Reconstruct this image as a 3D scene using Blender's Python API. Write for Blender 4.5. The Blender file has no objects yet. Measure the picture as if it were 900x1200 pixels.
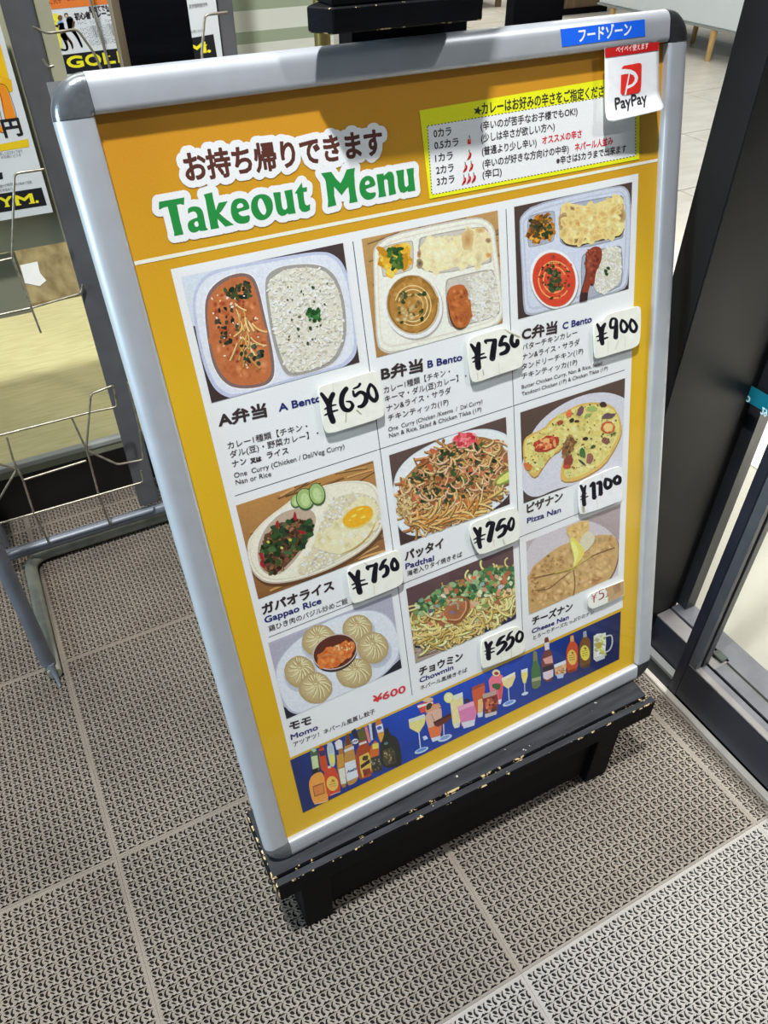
import bpy, bmesh, math, random
from mathutils import Vector, Matrix
from mathutils.geometry import tessellate_polygon

SC = bpy.context.scene
COL = SC.collection
rnd = random.Random(7)

# ---------------------------------------------------------------- camera
CAM_R = Matrix(((0.88399, 0.30887, -0.35087), (-0.46751, 0.58308, -0.66445), (-0.00059, 0.75142, 0.65982)))
CAM_O = Vector((-0.0756, -0.4503, 1.1575))
FPX = 900.25                      # focal length in pixels of the 900 x 1200 frame
cam = bpy.data.objects.new('camera', bpy.data.cameras.new('camera'))
COL.objects.link(cam)
cam.matrix_world = Matrix.Translation(CAM_O) @ CAM_R.to_4x4()
cam.data.sensor_fit = 'VERTICAL'
cam.data.sensor_height = 24.0
cam.data.lens = 24.0 * FPX / 1200.0
cam.data.clip_start = 0.02
SC.camera = cam

# ---------------------------------------------------------------- world, lights, exposure
SC.view_settings.view_transform = 'Standard'
SC.view_settings.look = 'None'
SC.view_settings.gamma = 1.0
SC.view_settings.use_curve_mapping = False
SC.view_settings.exposure = -0.48
SC.cycles.use_denoising = True
SC.cycles.max_bounces = 8
SC.cycles.transparent_max_bounces = 16
SC.cycles.caustics_reflective = False
SC.cycles.caustics_refractive = False
w = bpy.data.worlds.new('world'); SC.world = w; w.use_nodes = True
w.node_tree.nodes['Background'].inputs[0].default_value = (0.80, 0.90, 1.0, 1)
w.node_tree.nodes['Background'].inputs[1].default_value = 0.16

def area(name, loc, target, size, power, color=(1, 1, 1), size_y=None, spread=180):
    d = bpy.data.lights.new(name, 'AREA'); d.energy = power; d.color = color; d.spread = math.radians(spread)
    d.shape = 'RECTANGLE' if size_y else 'DISK'; d.size = size
    if size_y: d.size_y = size_y
    o = bpy.data.objects.new(name, d); COL.objects.link(o); o.location = loc
    o.rotation_euler = (Vector(target) - Vector(loc)).to_track_quat('-Z', 'Y').to_euler()
    return o
area('ceiling_downlight', (-0.24, -0.20, 3.75), (0.2, 0.1, 0), 0.13, 208, (0.97, 0.985, 1.0))
area('ceiling_downlight', (1.9, -1.0, 2.9), (0.4, 0.0, 0.4), 0.16, 34, (0.98, 0.98, 1.0))
area('added_left_fill', (-2.2, 0.12, 1.3), (0.0, 0.12, 0.7), 0.8, 13, (0.62, 0.85, 1.0), 0.8, 60)  # added pale blue fill, placed to brighten the frame's left bevel
area('shop_ceiling_light', (4.8, 6.2, 2.9), (4.8, 6.2, 0), 1.6, 110, (1.0, 0.97, 0.90), 1.6)
area('shop_ceiling_light', (-0.1, 2.1, 2.9), (-0.1, 1.6, 0), 1.2, 38, (1.0, 0.96, 0.86), 1.4)
area('shop_ceiling_light', (3.2, 2.6, 2.9), (3.2, 2.6, 0), 1.6, 60, (1.0, 0.97, 0.90), 1.6)
area('shop_ceiling_light', (2.0, 0.1, 2.9), (2.0, 0.1, 0), 1.0, 62, (1.0, 0.98, 0.94), 1.0, 60)

# ---------------------------------------------------------------- materials
def lin(c):
    return tuple(((v / 255.0) / 12.92 if v <= 10 else (((v / 255.0) + 0.055) / 1.055) ** 2.4) for v in c)

def mat(name, col, rough=0.5, metal=0.0, noise=0.0, nscale=30.0, bump=0.0, bscale=200.0,
        col2=None, coat=0.0, stretch=(1, 1, 1), spec=0.5, bdist=0.001):
    m = bpy.data.materials.new(name); m.use_nodes = True
    nt = m.node_tree; N = nt.nodes; L = nt.links
    b = N['Principled BSDF']; c = lin(col)
    b.inputs['Base Color'].default_value = (*c, 1)
    b.inputs['Roughness'].default_value = rough
    b.inputs['Metallic'].default_value = metal
    b.inputs['Specular IOR Level'].default_value = spec
    if coat: b.inputs['Coat Weight'].default_value = coat; b.inputs['Coat Roughness'].default_value = 0.08
    tc = N.new('ShaderNodeTexCoord'); mp = N.new('ShaderNodeMapping')
    mp.inputs['Scale'].default_value = stretch
    L.new(tc.outputs['Object'], mp.inputs['Vector'])
    if noise or col2:
        n = N.new('ShaderNodeTexNoise'); n.inputs['Scale'].default_value = nscale
        n.inputs['Detail'].default_value = 5; L.new(mp.outputs[0], n.inputs['Vector'])
        r = N.new('ShaderNodeMix'); r.data_type = 'RGBA'
        c2 = lin(col2) if col2 else tuple(v * (1 - noise) for v in c)
        c1 = c if col2 else tuple(min(1, v * (1 + noise)) for v in c)
        r.inputs[6].default_value = (*c1, 1); r.inputs[7].default_value = (*c2, 1)
        mr = N.new('ShaderNodeMapRange'); mr.inputs[1].default_value = 0.3; mr.inputs[2].default_value = 0.7
        L.new(n.outputs[0], mr.inputs[0]); L.new(mr.outputs[0], r.inputs[0])
        L.new(r.outputs[2], b.inputs['Base Color'])
    if bump:
        n2 = N.new('ShaderNodeTexNoise'); n2.inputs['Scale'].default_value = bscale; n2.inputs['Detail'].default_value = 3
        L.new(mp.outputs[0], n2.inputs['Vector'])
        bp = N.new('ShaderNodeBump'); bp.inputs['Strength'].default_value = bump; bp.inputs['Distance'].default_value = bdist
        L.new(n2.outputs[0], bp.inputs['Height']); L.new(bp.outputs[0], b.inputs['Normal'])
    return m

def worn_paint(name, paint, wood, thr):
    """black paint worn through to raw wood where a noise passes a threshold"""
    m = mat(name, paint, 0.45, noise=0.35, nscale=25, bump=0.25, bscale=120, stretch=(0.6, 4, 4), spec=0.12)
    nt = m.node_tree; N = nt.nodes; L = nt.links; b = N['Principled BSDF']
    src = b.inputs['Base Color'].links[0].from_socket
    tc = N.new('ShaderNodeTexCoord')
    n = N.new('ShaderNodeTexNoise'); n.inputs['Scale'].default_value = 85; n.inputs['Detail'].default_value = 6
    n.inputs['Roughness'].default_value = 0.62
    L.new(tc.outputs['Object'], n.inputs['Vector'])
    mr = N.new('ShaderNodeMapRange'); mr.inputs[1].default_value = thr; mr.inputs[2].default_value = thr + 0.02
    L.new(n.outputs[0], mr.inputs[0])
    mx = N.new('ShaderNodeMix'); mx.data_type = 'RGBA'
    L.new(mr.outputs[0], mx.inputs[0]); L.new(src, mx.inputs[6]); mx.inputs[7].default_value = (*lin(wood), 1)
    L.new(mx.outputs[2], b.inputs['Base Color'])
    return m

def glass_mat(name, tint=(1, 1, 1), gloss=1.0, rough=0.0, ior=1.45):
    m = bpy.data.materials.new(name); m.use_nodes = True
    nt = m.node_tree; N = nt.nodes; L = nt.links; N.clear()
    out = N.new('ShaderNodeOutputMaterial'); t = N.new('ShaderNodeBsdfTransparent'); t.inputs[0].default_value = (*tint, 1)
    g = N.new('ShaderNodeBsdfGlossy'); g.inputs['Roughness'].default_value = rough
    fr = N.new('ShaderNodeFresnel'); fr.inputs[0].default_value = ior
    mu = N.new('ShaderNodeMath'); mu.operation = 'MULTIPLY'; mu.inputs[1].default_value = gloss
    mx = N.new('ShaderNodeMixShader')
    ge = N.new('ShaderNodeNewGeometry'); iv = N.new('ShaderNodeMath'); iv.operation = 'SUBTRACT'; iv.inputs[0].default_value = 1.0
    m2 = N.new('ShaderNodeMath'); m2.operation = 'MULTIPLY'          # only the outer face of a sheet mirrors
    L.new(ge.outputs['Backfacing'], iv.inputs[1]); L.new(mu.outputs[0], m2.inputs[0]); L.new(iv.outputs[0], m2.inputs[1])
    L.new(fr.outputs[0], mu.inputs[0]); L.new(m2.outputs[0], mx.inputs[0])
    L.new(t.outputs[0], mx.inputs[1]); L.new(g.outputs[0], mx.inputs[2]); L.new(mx.outputs[0], out.inputs[0])
    return m, g, N, L, fr

def print_mat(name, rough=0.55, grain=0.06, gscale=900, spec=0.3):
    """ink on paper: the printed colour comes from the mesh's colour attribute"""
    m = bpy.data.materials.new(name); m.use_nodes = True
    nt = m.node_tree; N = nt.nodes; L = nt.links; b = N['Principled BSDF']
    a = N.new('ShaderNodeAttribute'); a.attribute_name = 'ink'
    tc = N.new('ShaderNodeTexCoord'); n = N.new('ShaderNodeTexNoise'); n.inputs['Scale'].default_value = gscale
    n.inputs['Detail'].default_value = 3
    L.new(tc.outputs['Object'], n.inputs['Vector'])
    mr = N.new('ShaderNodeMapRange'); mr.inputs[1].default_value = 0.25; mr.inputs[2].default_value = 0.75
    mr.inputs[3].default_value = 1 - grain; mr.inputs[4].default_value = 1 + grain
    L.new(n.outputs[0], mr.inputs[0])
    mx = N.new('ShaderNodeVectorMath'); mx.operation = 'SCALE'
    L.new(a.outputs['Color'], mx.inputs[0]); L.new(mr.outputs[0], mx.inputs['Scale'])
    L.new(mx.outputs[0], b.inputs['Base Color'])
    b.inputs['Roughness'].default_value = rough; b.inputs['Specular IOR Level'].default_value = spec
    return m

# ---------------------------------------------------------------- mesh helpers
ORG = {}
def tag(o, label=None, cat=None, group=None, kind=None):
    if label: o['label'] = label
    if cat: o['category'] = cat
    if group: o['group'] = group
    if kind: o['kind'] = kind
    return o

def thing(name, label, cat, loc=(0, 0, 0), group=None, kind=None):
    o = bpy.data.objects.new(name, None); COL.objects.link(o); o.location = loc
    o.empty_display_size = 0.05
    ORG[o.name] = Vector(loc)
    return tag(o, label, cat, group, kind)

class MB:
    def __init__(s): s.v = []; s.f = []; s.mi = []; s.sm = []
    def add(s, vs, fs, mi=0, smooth=False):
        b = len(s.v); s.v += [Vector(x) for x in vs]
        for f in fs: s.f.append([b + i for i in f]); s.mi.append(mi); s.sm.append(smooth)
        return s
    def box(s, x0, x1, y0, y1, z0, z1, mi=0, bev=0.0, M=None):
        if bev <= 0:
            vs = [(x, y, z) for x in (x0, x1) for y in (y0, y1) for z in (z0, z1)]
            fs = [(0, 1, 3, 2), (4, 6, 7, 5), (0, 4, 5, 1), (2, 3, 7, 6), (0, 2, 6, 4), (1, 5, 7, 3)]
        else:
            bm = bmesh.new(); bmesh.ops.create_cube(bm, size=1)
            for q in bm.verts: q.co = Vector((x0 + (q.co.x + .5) * (x1 - x0), y0 + (q.co.y + .5) * (y1 - y0), z0 + (q.co.z + .5) * (z1 - z0)))
            bmesh.ops.bevel(bm, geom=list(bm.edges), offset=bev, segments=2, affect='EDGES')
            bm.verts.index_update()
            vs = [q.co.copy() for q in bm.verts]; fs = [[q.index for q in f.verts] for f in bm.faces]; bm.free()
        if M is not None: vs = [M @ Vector(q) for q in vs]
        return s.add(vs, fs, mi)
    def prism(s, poly, z0, z1, mi=0, M=None):
        n = len(poly); vs = [(x, y, z0) for x, y in poly] + [(x, y, z1) for x, y in poly]
        fs = [list(range(n))[::-1], list(range(n, 2 * n))] + [(i, (i + 1) % n, n + (i + 1) % n, n + i) for i in range(n)]
        if M is not None: vs = [M @ Vector(q) for q in vs]
        return s.add(vs, fs, mi)
    def tube(s, pts, r, seg=10, mi=0, closed=False, rend=None):
        pts = [Vector(q) for q in pts]; n = len(pts); rings = []; up = None
        for i, q in enumerate(pts):
            a = pts[i - 1] if i else (pts[-1] if closed else q); c = pts[i + 1] if i < n - 1 else (pts[0] if closed else q)
            t = ((q - a).normalized() + (c - q).normalized()) if (q - a).length and (c - q).length else (c - a)
            if t.length < 1e-9: t = c - q
            t.normalize()
            if up is None: up = Vector((0, 0, 1)) if abs(t.z) < 0.9 else Vector((1, 0, 0))
            x = t.cross(up).normalized(); y = x.cross(t).normalized(); up = y
            rr = r if rend is None else r + (rend - r) * i / (n - 1)
            rings.append([q + (x * math.cos(6.28318 * k / seg) + y * math.sin(6.28318 * k / seg)) * rr for k in range(seg)])
        b = len(s.v); vs = [p_ for rg in rings for p_ in rg]; fs = []
        for i in range(n if closed else n - 1):
            j = (i + 1) % n
            for k in range(seg): fs.append((i * seg + k, i * seg + (k + 1) % seg, j * seg + (k + 1) % seg, j * seg + k))
        s.add(vs, fs, mi, True)
        if not closed:
            s.add(rings[0], [list(range(seg))[::-1]], mi); s.add(rings[-1], [list(range(seg))], mi)
        return s
    def build(s, name, m, parent=None, org=None):
        me = bpy.data.meshes.new(name)
        if org is None: org = ORG.get(parent.name, Vector((0, 0, 0))) if parent is not None else Vector((0, 0, 0))
        me.from_pydata([tuple(q - org) for q in s.v], [], s.f)
        ms = m if isinstance(m, (list, tuple)) else [m]
        for q in ms: me.materials.append(q)
        me.polygons.foreach_set('material_index', s.mi); me.polygons.foreach_set('use_smooth', s.sm)
        me.update()
        o = bpy.data.objects.new(name, me); COL.objects.link(o)
        if parent is not None: o.parent = parent
        ORG[o.name] = org
        return o

def fix_normals(o):
    bm = bmesh.new(); bm.from_mesh(o.data); bmesh.ops.recalc_face_normals(bm, faces=bm.faces); bm.to_mesh(o.data); bm.free()
    return o

def bend(pts, r, n=6):
    """round the inner corners of a polyline"""
    pts = [Vector(q) for q in pts]; out = [pts[0]]
    for i in range(1, len(pts) - 1):
        a = (pts[i - 1] - pts[i]); c = (pts[i + 1] - pts[i]); rr = min(r, a.length * .45, c.length * .45)
        A = pts[i] + a.normalized() * rr; B = pts[i] + c.normalized() * rr
        for k in range(n + 1):
            t = k / n; out.append(A * (1 - t) ** 2 + pts[i] * 2 * t * (1 - t) + B * t ** 2)
    return out + [pts[-1]]

# ---------------------------------------------------------------- material library
M_alu = mat('brushed_aluminium', (196, 199, 204), 0.42, 0.4, noise=0.04, nscale=40, bump=0.05, bscale=600)
M_cap = mat('corner_plastic', (128, 132, 136), 0.26, 0.6, noise=0.3, nscale=45, bump=0.15, bscale=260)
M_capd = mat('dark_corner_plastic', (70, 72, 74), 0.35, 0.6, noise=0.2, nscale=45, bump=0.1, bscale=260)
M_black = mat('black_painted_wood', (14, 14, 18), 0.6, noise=0.35, nscale=18, bump=0.2, bscale=90, stretch=(0.5, 4, 4), spec=0.08)
M_blk_wear = worn_paint('black_paint_worn_edge', (14, 14, 17), (205, 178, 130), 0.575)
M_blk_wear2 = worn_paint('black_paint_worn_end', (14, 14, 17), (214, 186, 138), 0.515)
M_blk_top = worn_paint('black_paint_scuffed_sheen', (50, 51, 54), (200, 194, 178), 0.668)  # scuffs, over a lighter grey that puts the top's sheen into the colour
M_rawwood = mat('raw_brown_wood', (120, 104, 78), 0.6, noise=0.25, nscale=30, stretch=(6, 6, 0.6))
M_greytube = mat('grey_enamelled_tube', (108, 113, 122), 0.38, 0.1, noise=0.12, nscale=30, bump=0.1, bscale=150)
M_greypost = mat('grey_enamelled_post', (100, 101, 104), 0.5, 0.1, noise=0.12, nscale=22, bump=0.1, bscale=150)
M_olivetube = mat('olive_grey_tube', (146, 147, 134), 0.45, 0.0, noise=0.2, nscale=35)
M_wire = mat('steel_wire', (158, 150, 132), 0.35, 0.55, noise=0.35, nscale=90)
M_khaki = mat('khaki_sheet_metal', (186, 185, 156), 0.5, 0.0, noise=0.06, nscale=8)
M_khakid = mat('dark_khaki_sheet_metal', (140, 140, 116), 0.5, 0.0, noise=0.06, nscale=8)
M_darkalu = mat('dark_bronze_aluminium', (50, 50, 54), 0.38, 0.35, noise=0.18, nscale=14, bump=0.08, bscale=300)
M_darkpan = mat('dark_kick_panel', (40, 42, 52), 0.42, 0.2, noise=0.18, nscale=12, bump=0.08, bscale=250)
M_greyalu = mat('grey_aluminium_rail', (98, 98, 102), 0.38, 0.45, noise=0.15, nscale=24)
M_ltalu = mat('light_aluminium_rail', (128, 124, 121), 0.35, 0.5, noise=0.15, nscale=24)
M_rubber = mat('black_rubber', (16, 16, 17), 0.7)
M_pillar = mat('dark_pillar_laminate', (25, 24, 24), 0.5, 0.0, noise=0.2, nscale=9, bump=0.1, bscale=200, col2=(17, 16, 17), spec=0.25)
M_beige = mat('beige_plank_floor', (222, 213, 160), 0.5, noise=0.05, nscale=16, col2=(204, 194, 138), stretch=(1, 7, 1))
M_silver = mat('silver_sill', (200, 202, 196), 0.3, 0.5)
M_tile = mat('marbled_floor_tile', (238, 234, 222), 0.28, noise=0.1, nscale=6, col2=(216, 211, 196), stretch=(1, 2.4, 1))
M_grout = mat('grey_grout', (140, 137, 126), 0.8)
M_panel = mat('pale_blue_panel', (226, 236, 240), 0.5, noise=0.02, nscale=3)
M_stool = mat('honey_wood', (205, 170, 110), 0.45, noise=0.15, nscale=20, stretch=(5, 5, 0.7))
M_brass = mat('old_brass', (124, 108, 60), 0.35, 0.6, noise=0.15, nscale=20)
M_brown = mat('brown_wood', (108, 88, 62), 0.5, noise=0.3, nscale=9, stretch=(5, 5, 0.8))
M_cloth = mat('beige_cloth', (188, 176, 150), 0.8, noise=0.15, nscale=12)
M_paper = mat('white_paper', (226, 228, 226), 0.6, noise=0.02, nscale=30)
M_board = mat('stained_board', (170, 152, 108), 0.6, noise=0.3, nscale=9, col2=(122, 104, 66), stretch=(4, 1, 1))
M_film_g = mat('frosted_green_film', (146, 158, 132), 0.5, noise=0.03, nscale=6)
M_film_w = mat('frosted_white_film', (205, 208, 194), 0.5, noise=0.03, nscale=6)
M_glass = glass_mat('window_glass', (0.985, 0.99, 0.985), 0.3)[0]
M_print = print_mat('printed_ink')
M_photo = print_mat('printed_photo_ink', 0.5, 0.10, 420)
M_tagp = print_mat('tag_card', 0.4, 0.05, 120, 0.4)
M_flyer = print_mat('flyer_paper_ink', 0.5, 0.02, 60)
# ================================================================ THE SETTING
def struct(name, mb, m, parent=None, label=None):
    o = mb.build(name, m, parent)
    if parent is None: o['kind'] = 'structure'
    if label: o['label'] = label
    return o

# ---- vestibule floor: interlocking rubber mats, each 30 x 28 perforated cells
floor = struct('floor', MB().box(-2.4, 0.80, -2.2, 1.09, -0.05, -0.006),
               mat('dark_subfloor', (26, 25, 24), 0.9), label='dark floor slab under grey interlocking perforated mats')
PX, PY = 0.448, 0.415
NX, NY = 30, 28
HOLES = [[(-4.7, 5.24), (-2.07, 5.27), (-0.19, 3.49), (0.08, 1.14), (-1.38, 0.49), (-3.9, 1.83), (-5.24, 3.95)],
         [(4.75, 4.59), (6.24, 4.2), (4.73, 1.83), (4.43, -0.77), (6.39, -2.99), (5.79, -4.64), (3.56, -4.79), (2.38, -2.83), (1.79, 0.23), (3.16, 2.66)],
         [(-6.5, 1.34), (-4.15, -0.1), (-1.8, -2.5), (-1.9, -3.5), (-4.3, -2.36), (-6.7, 0.1)],
         [(-1.35, -3.98), (1.87, -5.9), (2.33, -7.1), (-0.65, -6.5), (-2.52, -5.16)]]
def mat_tile_mesh(name, m, NX, NY, PX, PY):
    """perforated mat: four slots per cell round a small raised star"""
    MG = 0.0036; cx, cy = (PX - 2 * MG) / NX, (PY - 2 * MG) / NY; k = cx / .01478 * .965 / 1000; kp = cy / .01478 * .965 / 1000
    hx, hy = cx / 2, cy / 2
    sq = [(-hx, -hy), (0, -hy), (hx, -hy), (hx, 0), (hx, hy), (0, hy), (-hx, hy), (-hx, 0)]
    hs = []
    for h in HOLES:                                                     # slots as measured, opened up a little
        mx = sum(q[0] for q in h) / len(h); my = sum(q[1] for q in h) / len(h)
        hs.append([((mx + (x - mx) * 1.16 + .3) * k, (my + (y - my) * 1.16 + .8) * kp) for x, y in h])
    loops = [[Vector((x, y, 0)) for x, y in sq]] + [[Vector((x, y, 0)) for x, y in h] for h in hs]
    tris = [tuple(t) for t in tessellate_polygon(loops)]; flat = sq + [q for h in hs for q in h]
    def up(t):
        a_, b_, c_ = (flat[i] for i in t)
        return t if (b_[0] - a_[0]) * (c_[1] - a_[1]) - (b_[1] - a_[1]) * (c_[0] - a_[0]) > 0 else t[::-1]
    tris = [up(t) for t in tris]
    V = []; F = []
    for i in range(NX):
        for j in range(NY):
            x = (i + .5) * cx + MG; y = (j + .5) * cy + MG; b = len(V); n = len(flat)
            V += [(x + u, y + v_, 0.0 if q < 8 else .0006 if math.hypot(u - .0005, v_ - .0005) < .0042 else .0002) for q, (u, v_) in enumerate(flat)]
            F += [tuple(b + q for q in t) for t in tris]
            o_ = 8
            for h in hs:
                c = len(V); V += [(x + u, y + v_, -.0042) for u, v_ in h]; L = len(h)
                F += [(b + o_ + q, b + o_ + (q + 1) % L, c + (q + 1) % L, c + q) for q in range(L)]; o_ += L
    c = len(V); V += [(0, 0, 0), (PX, 0, 0), (PX, PY, 0), (0, PY, 0), (0, 0, -.006), (PX, 0, -.006), (PX, PY, -.006), (0, PY, -.006)]
    F += [(c, c + 1, c + 5, c + 4), (c + 1, c + 2, c + 6, c + 5), (c + 2, c + 3, c + 7, c + 6), (c + 3, c, c + 4, c + 7)]
    r = MG
    for (x0, x1, y0, y1) in ((0, r, 0, PY), (PX - r, PX, 0, PY), (r, PX - r, 0, r), (r, PX - r, PY - r, PY)):
        c = len(V); V += [(x0, y0, 0), (x1, y0, 0), (x1, y1, 0), (x0, y1, 0)]; F.append((c, c + 1, c + 2, c + 3))
    me = bpy.data.meshes.new(name); me.from_pydata(V, [], F); me.materials.append(m); me.update()
    return me
def mat_rubber(name, c1, c2):
    m = mat(name, c1, 0.46, noise=0.1, nscale=4.5, col2=c2, bump=0.15, bscale=900, bdist=0.0004)
    return m
M_mat1 = mat_rubber('worn_grey_rubber', (138, 127, 114), (114, 104, 93))
M_mat2 = mat_rubber('clean_grey_rubber', (163, 157, 149), (143, 137, 130))
mats = {}
for ix, x0 in enumerate((-1.083, -0.635, -0.187, 0.261, 0.709)):
    for iy, y0 in enumerate((-0.625, -0.21, 0.205, 0.62, 1.035)):
        if ix == 0 and iy < 1: continue
        nx, px_ = (NX, PX) if ix < 4 else (3, .0435); ny, py_ = (NY, PY) if iy < 4 else (3, .0475)
        key = (nx, ny, iy == 0)
        if key not in mats: mats[key] = mat_tile_mesh('floor_mat', M_mat2 if iy == 0 else M_mat1, nx, ny, px_ - .0003, py_ - .0003)
        o = bpy.data.objects.new('floor_mat', mats[key]); COL.objects.link(o); o.location = (x0, y0, 0); o.parent = floor

# ---- shop front window (left, behind the rack): black base, khaki band, silver sill, glass, film
win = struct('window_1', MB().box(-2.2, 0.83, 1.085, 1.16, 0, 0.108), mat('black_base', (14, 13, 13), 0.45),
             label='shop window with low black base and silver sill behind the leaflet rack')
struct('base_rail', MB().box(-2.2, 0.83, 1.0865, 1.16, 0.108, 0.126), M_khakid, win)
struct('sill', MB().box(-2.2, 0.83, 1.0842, 1.103, 0.126, 0.137, bev=.001), M_silver, win)
struct('glass_pane', MB().box(-2.2, 0.83, 1.094, 1.099, 0.1375, 2.3), M_glass, win)
for i, (z0, z1, m) in enumerate(((0.60, 0.875, M_film_w), (0.875, 0.894, M_film_g), (0.894, 0.926, M_film_w), (0.926, 0.95, M_film_g), (0.95, 0.985, M_film_w), (0.985, 1.01, M_film_g), (1.01, 1.04, M_film_w))):
    struct('frosted_stripe', MB().box(0.405, 0.632, 1.0925, 1.0935, z0, z1), m, win)
# ---- interior floors
fb = struct('floor.001', MB().box(-2.6, 0.46, 1.1035, 4.2, 0.0, 0.1345), M_beige, label='beige grained platform inside the shop window')
ft = struct('floor.002', MB().box(0.80, 9.0, -2.5, 1.16, -0.05, -0.004).box(-2.6, 9.0, 1.16, 10, -0.05, -0.004), M_grout,
            label='pale marbled tile floor of the shop beyond the glass')
T = 0.628
tile_me = None
for i in range(-1, 12):
    for j in range(-3, 14):
        x0 = 1.417 + (i - 1) * T; y0 = 0.107 + j * T
        if x0 + T > 9.0: continue
        if x0 < 0.5 and y0 < 1.0 and x0 + T > .81:
            b = MB().box(0.812, x0 + T - .004, y0 + .002, y0 + T - .002, -.004, 0)
            struct('floor_tile', b, M_tile, ft); continue
        if x0 < 0.8 and y0 < 1.17: continue
        if tile_me is None:
            o = struct('floor_tile', MB().box(0, T - .006, 0, T - .006, -.004, 0, bev=.001), M_tile, ft); tile_me = o.data
        else:
            o = bpy.data.objects.new('floor_tile', tile_me); COL.objects.link(o); o.parent = ft
        o.location = (x0 + .003, y0 + .003, 0)

# ---- dark pillar and sliding doors on the right
struct('wall_right', MB().box(0.667, 0.832, 0.14, 0.188, 0.0, 2.4, bev=.0012).box(0.832, 0.8495, 0.1425, 0.188, 0.0, 2.4), M_pillar, label='dark brown-black jamb post at the corner beside the sliding door')
d1 = struct('door_1', MB().box(0.80, 0.832, -0.9, 0.139, 0.014, 0.088), M_darkpan, label='rear sliding glass leaf with dark kick panel beside the jamb')
struct('ledge', MB().box(0.799, 0.830, 0.0, 0.139, 0.0885, 0.0915), M_ltalu, d1)
struct('bottom_rail', MB().box(0.8335, 0.874, -0.9, 0.139, 0.012, 0.094), M_greyalu, d1)
struct('stile', MB().box(0.850, 0.874, 0.122, 0.166, 0.0945, 2.3), M_darkalu, d1)
struct('glass_pane', MB().box(0.860, 0.864, -0.9, 0.1218, 0.0945, 2.3), M_glass, d1)
d2 = struct('door_2', MB().box(0.7655, 0.778, -0.9, 0.028, 0.008, 0.092), M_darkpan, label='front sliding glass leaf with tall dark stile and kick panel')
struct('ledge', MB().box(0.766, 0.779, -0.9, 0.0275, 0.0925, 0.0955, bev=.0008), M_ltalu, d2)
struct('bottom_rail', MB().box(0.7795, 0.792, -0.9, 0.0275, 0.06, 0.093), M_greyalu, d2)
struct('gasket', MB().box(0.7925, 0.7985, -0.9, 0.0275, 0.05, 0.086), M_rubber, d2)
struct('track_rail', MB().box(0.799, 0.8235, -0.9, 0.0, 0.0885, 0.0925).box(0.828, 0.8335, -0.9, 0.0, 0.0885, 0.0945), M_greyalu, d2)
struct('track_groove', MB().box(0.8235, 0.828, -0.9, 0.0, 0.088, 0.089), M_khakid, d2)
struct('stile', MB().box(0.765, 0.779, 0.0285, 0.0455, 0.004, 2.3, bev=.001), M_darkpan, d2)
struct('stile_channel', MB().box(0.7665, 0.7755, 0.012, 0.028, 0.097, 2.3).box(0.7835, 0.7955, 0.012, 0.0395, 0.0935, 2.3), M_greyalu, d2)
struct('glass_pane', MB().box(0.7795, 0.7825, -0.9, 0.0115, 0.0965, 2.3), M_glass, d2)
struct('latch_plate', MB().box(0.818, 0.834, 0.004, 0.026, 0.0925, 0.0975, bev=.001), mat('dark_green_latch', (44, 54, 44), 0.5, noise=0.5, nscale=300), d2)
struct('trim_1', MB().box(0.753, 0.7645, -0.9, 0.139, -0.004, 0.004, bev=.001), mat('pale_metal_strip', (190, 184, 172), 0.35, 0.3, noise=.1), label='pale metal threshold strip along the mats')
struct('trim_2', MB().box(0.765, 0.799, 0.049, 0.139, 0.0, 0.004), M_rubber, label='black threshold gap below the jamb')
tr = struct('trim_3', MB().box(0.784, 0.7985, 0.049, 0.139, 0.0045, 0.014, bev=.001), M_silver, label='silver door track rail at the foot of the jamb')
# low sill running on behind the sign towards the shop window
struct('trim_4', MB().box(0.80, 0.832, 0.189, 1.084, 0.0, 0.088), M_darkpan, label='low dark sill between jamb and shop window')
# ================================================================ SIGN STAND (black painted wood)
st = thing('sign_stand', 'black painted wooden easel with chipped ledge holding the takeout menu sign', 'stand', (0.3, 0.1, 0))
Rz = Matrix.Translation((0, -0.0245, 0)) @ Matrix.Rotation(-0.0175, 4, 'Z')
def wornbox(x0, x1, y0, y1, z0, z1, bev, Mx, wear_front, wear_end, top=0):
    """box whose bevel faces carry the worn material: 0 paint, 1 worn edge, 2 worn end, 3 scuffed top with sheen in its colour"""
    bm = bmesh.new(); bmesh.ops.create_cube(bm, size=1)
    for q in bm.verts: q.co = Vector((x0 + (q.co.x + .5) * (x1 - x0), y0 + (q.co.y + .5) * (y1 - y0), z0 + (q.co.z + .5) * (z1 - z0)))
    bmesh.ops.bevel(bm, geom=list(bm.edges), offset=bev, segments=1, affect='EDGES')
    mb = MB(); bm.verts.index_update(); b = 0
    vs = [Mx @ q.co for q in bm.verts]
    bm.normal_update()
    for f in bm.faces:
        n = f.normal; mi = 0; d = max(abs(n.x), abs(n.y), abs(n.z))
        if d < .95: mi = 2 if abs(n.x) > .3 else 1
        elif n.z > .95: mi = 3 if top else 0
        mb.f.append([q.index for q in f.verts]); mb.mi.append(mi); mb.sm.append(False)
    mb.v = vs; bm.free()
    return mb
WM = [M_black, M_blk_wear, M_blk_wear2, M_blk_top]
wornbox(-0.004, 0.606, 0.0125, 0.115, 0.131, 0.172, 0.0022, Rz, 1, 1, 1).build('ledge', WM, st)
lp = wornbox(-0.002, 0.612, 0.0, 0.0118, 0.131, 0.1705, 0.0016, Rz, 1, 1, 1).build('ledge_lip', WM, st)
tag(lp, 'front lip of the ledge with paint chipped to raw wood')
for x0, x1 in ((0.028, 0.069), (0.516, 0.558)):
    wornbox(x0, x1, 0.004, 0.33, 0.0015, 0.1305, 0.0012, Rz, 1, 1).build('foot', [M_black, M_black, M_black, M_black], st)
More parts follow.
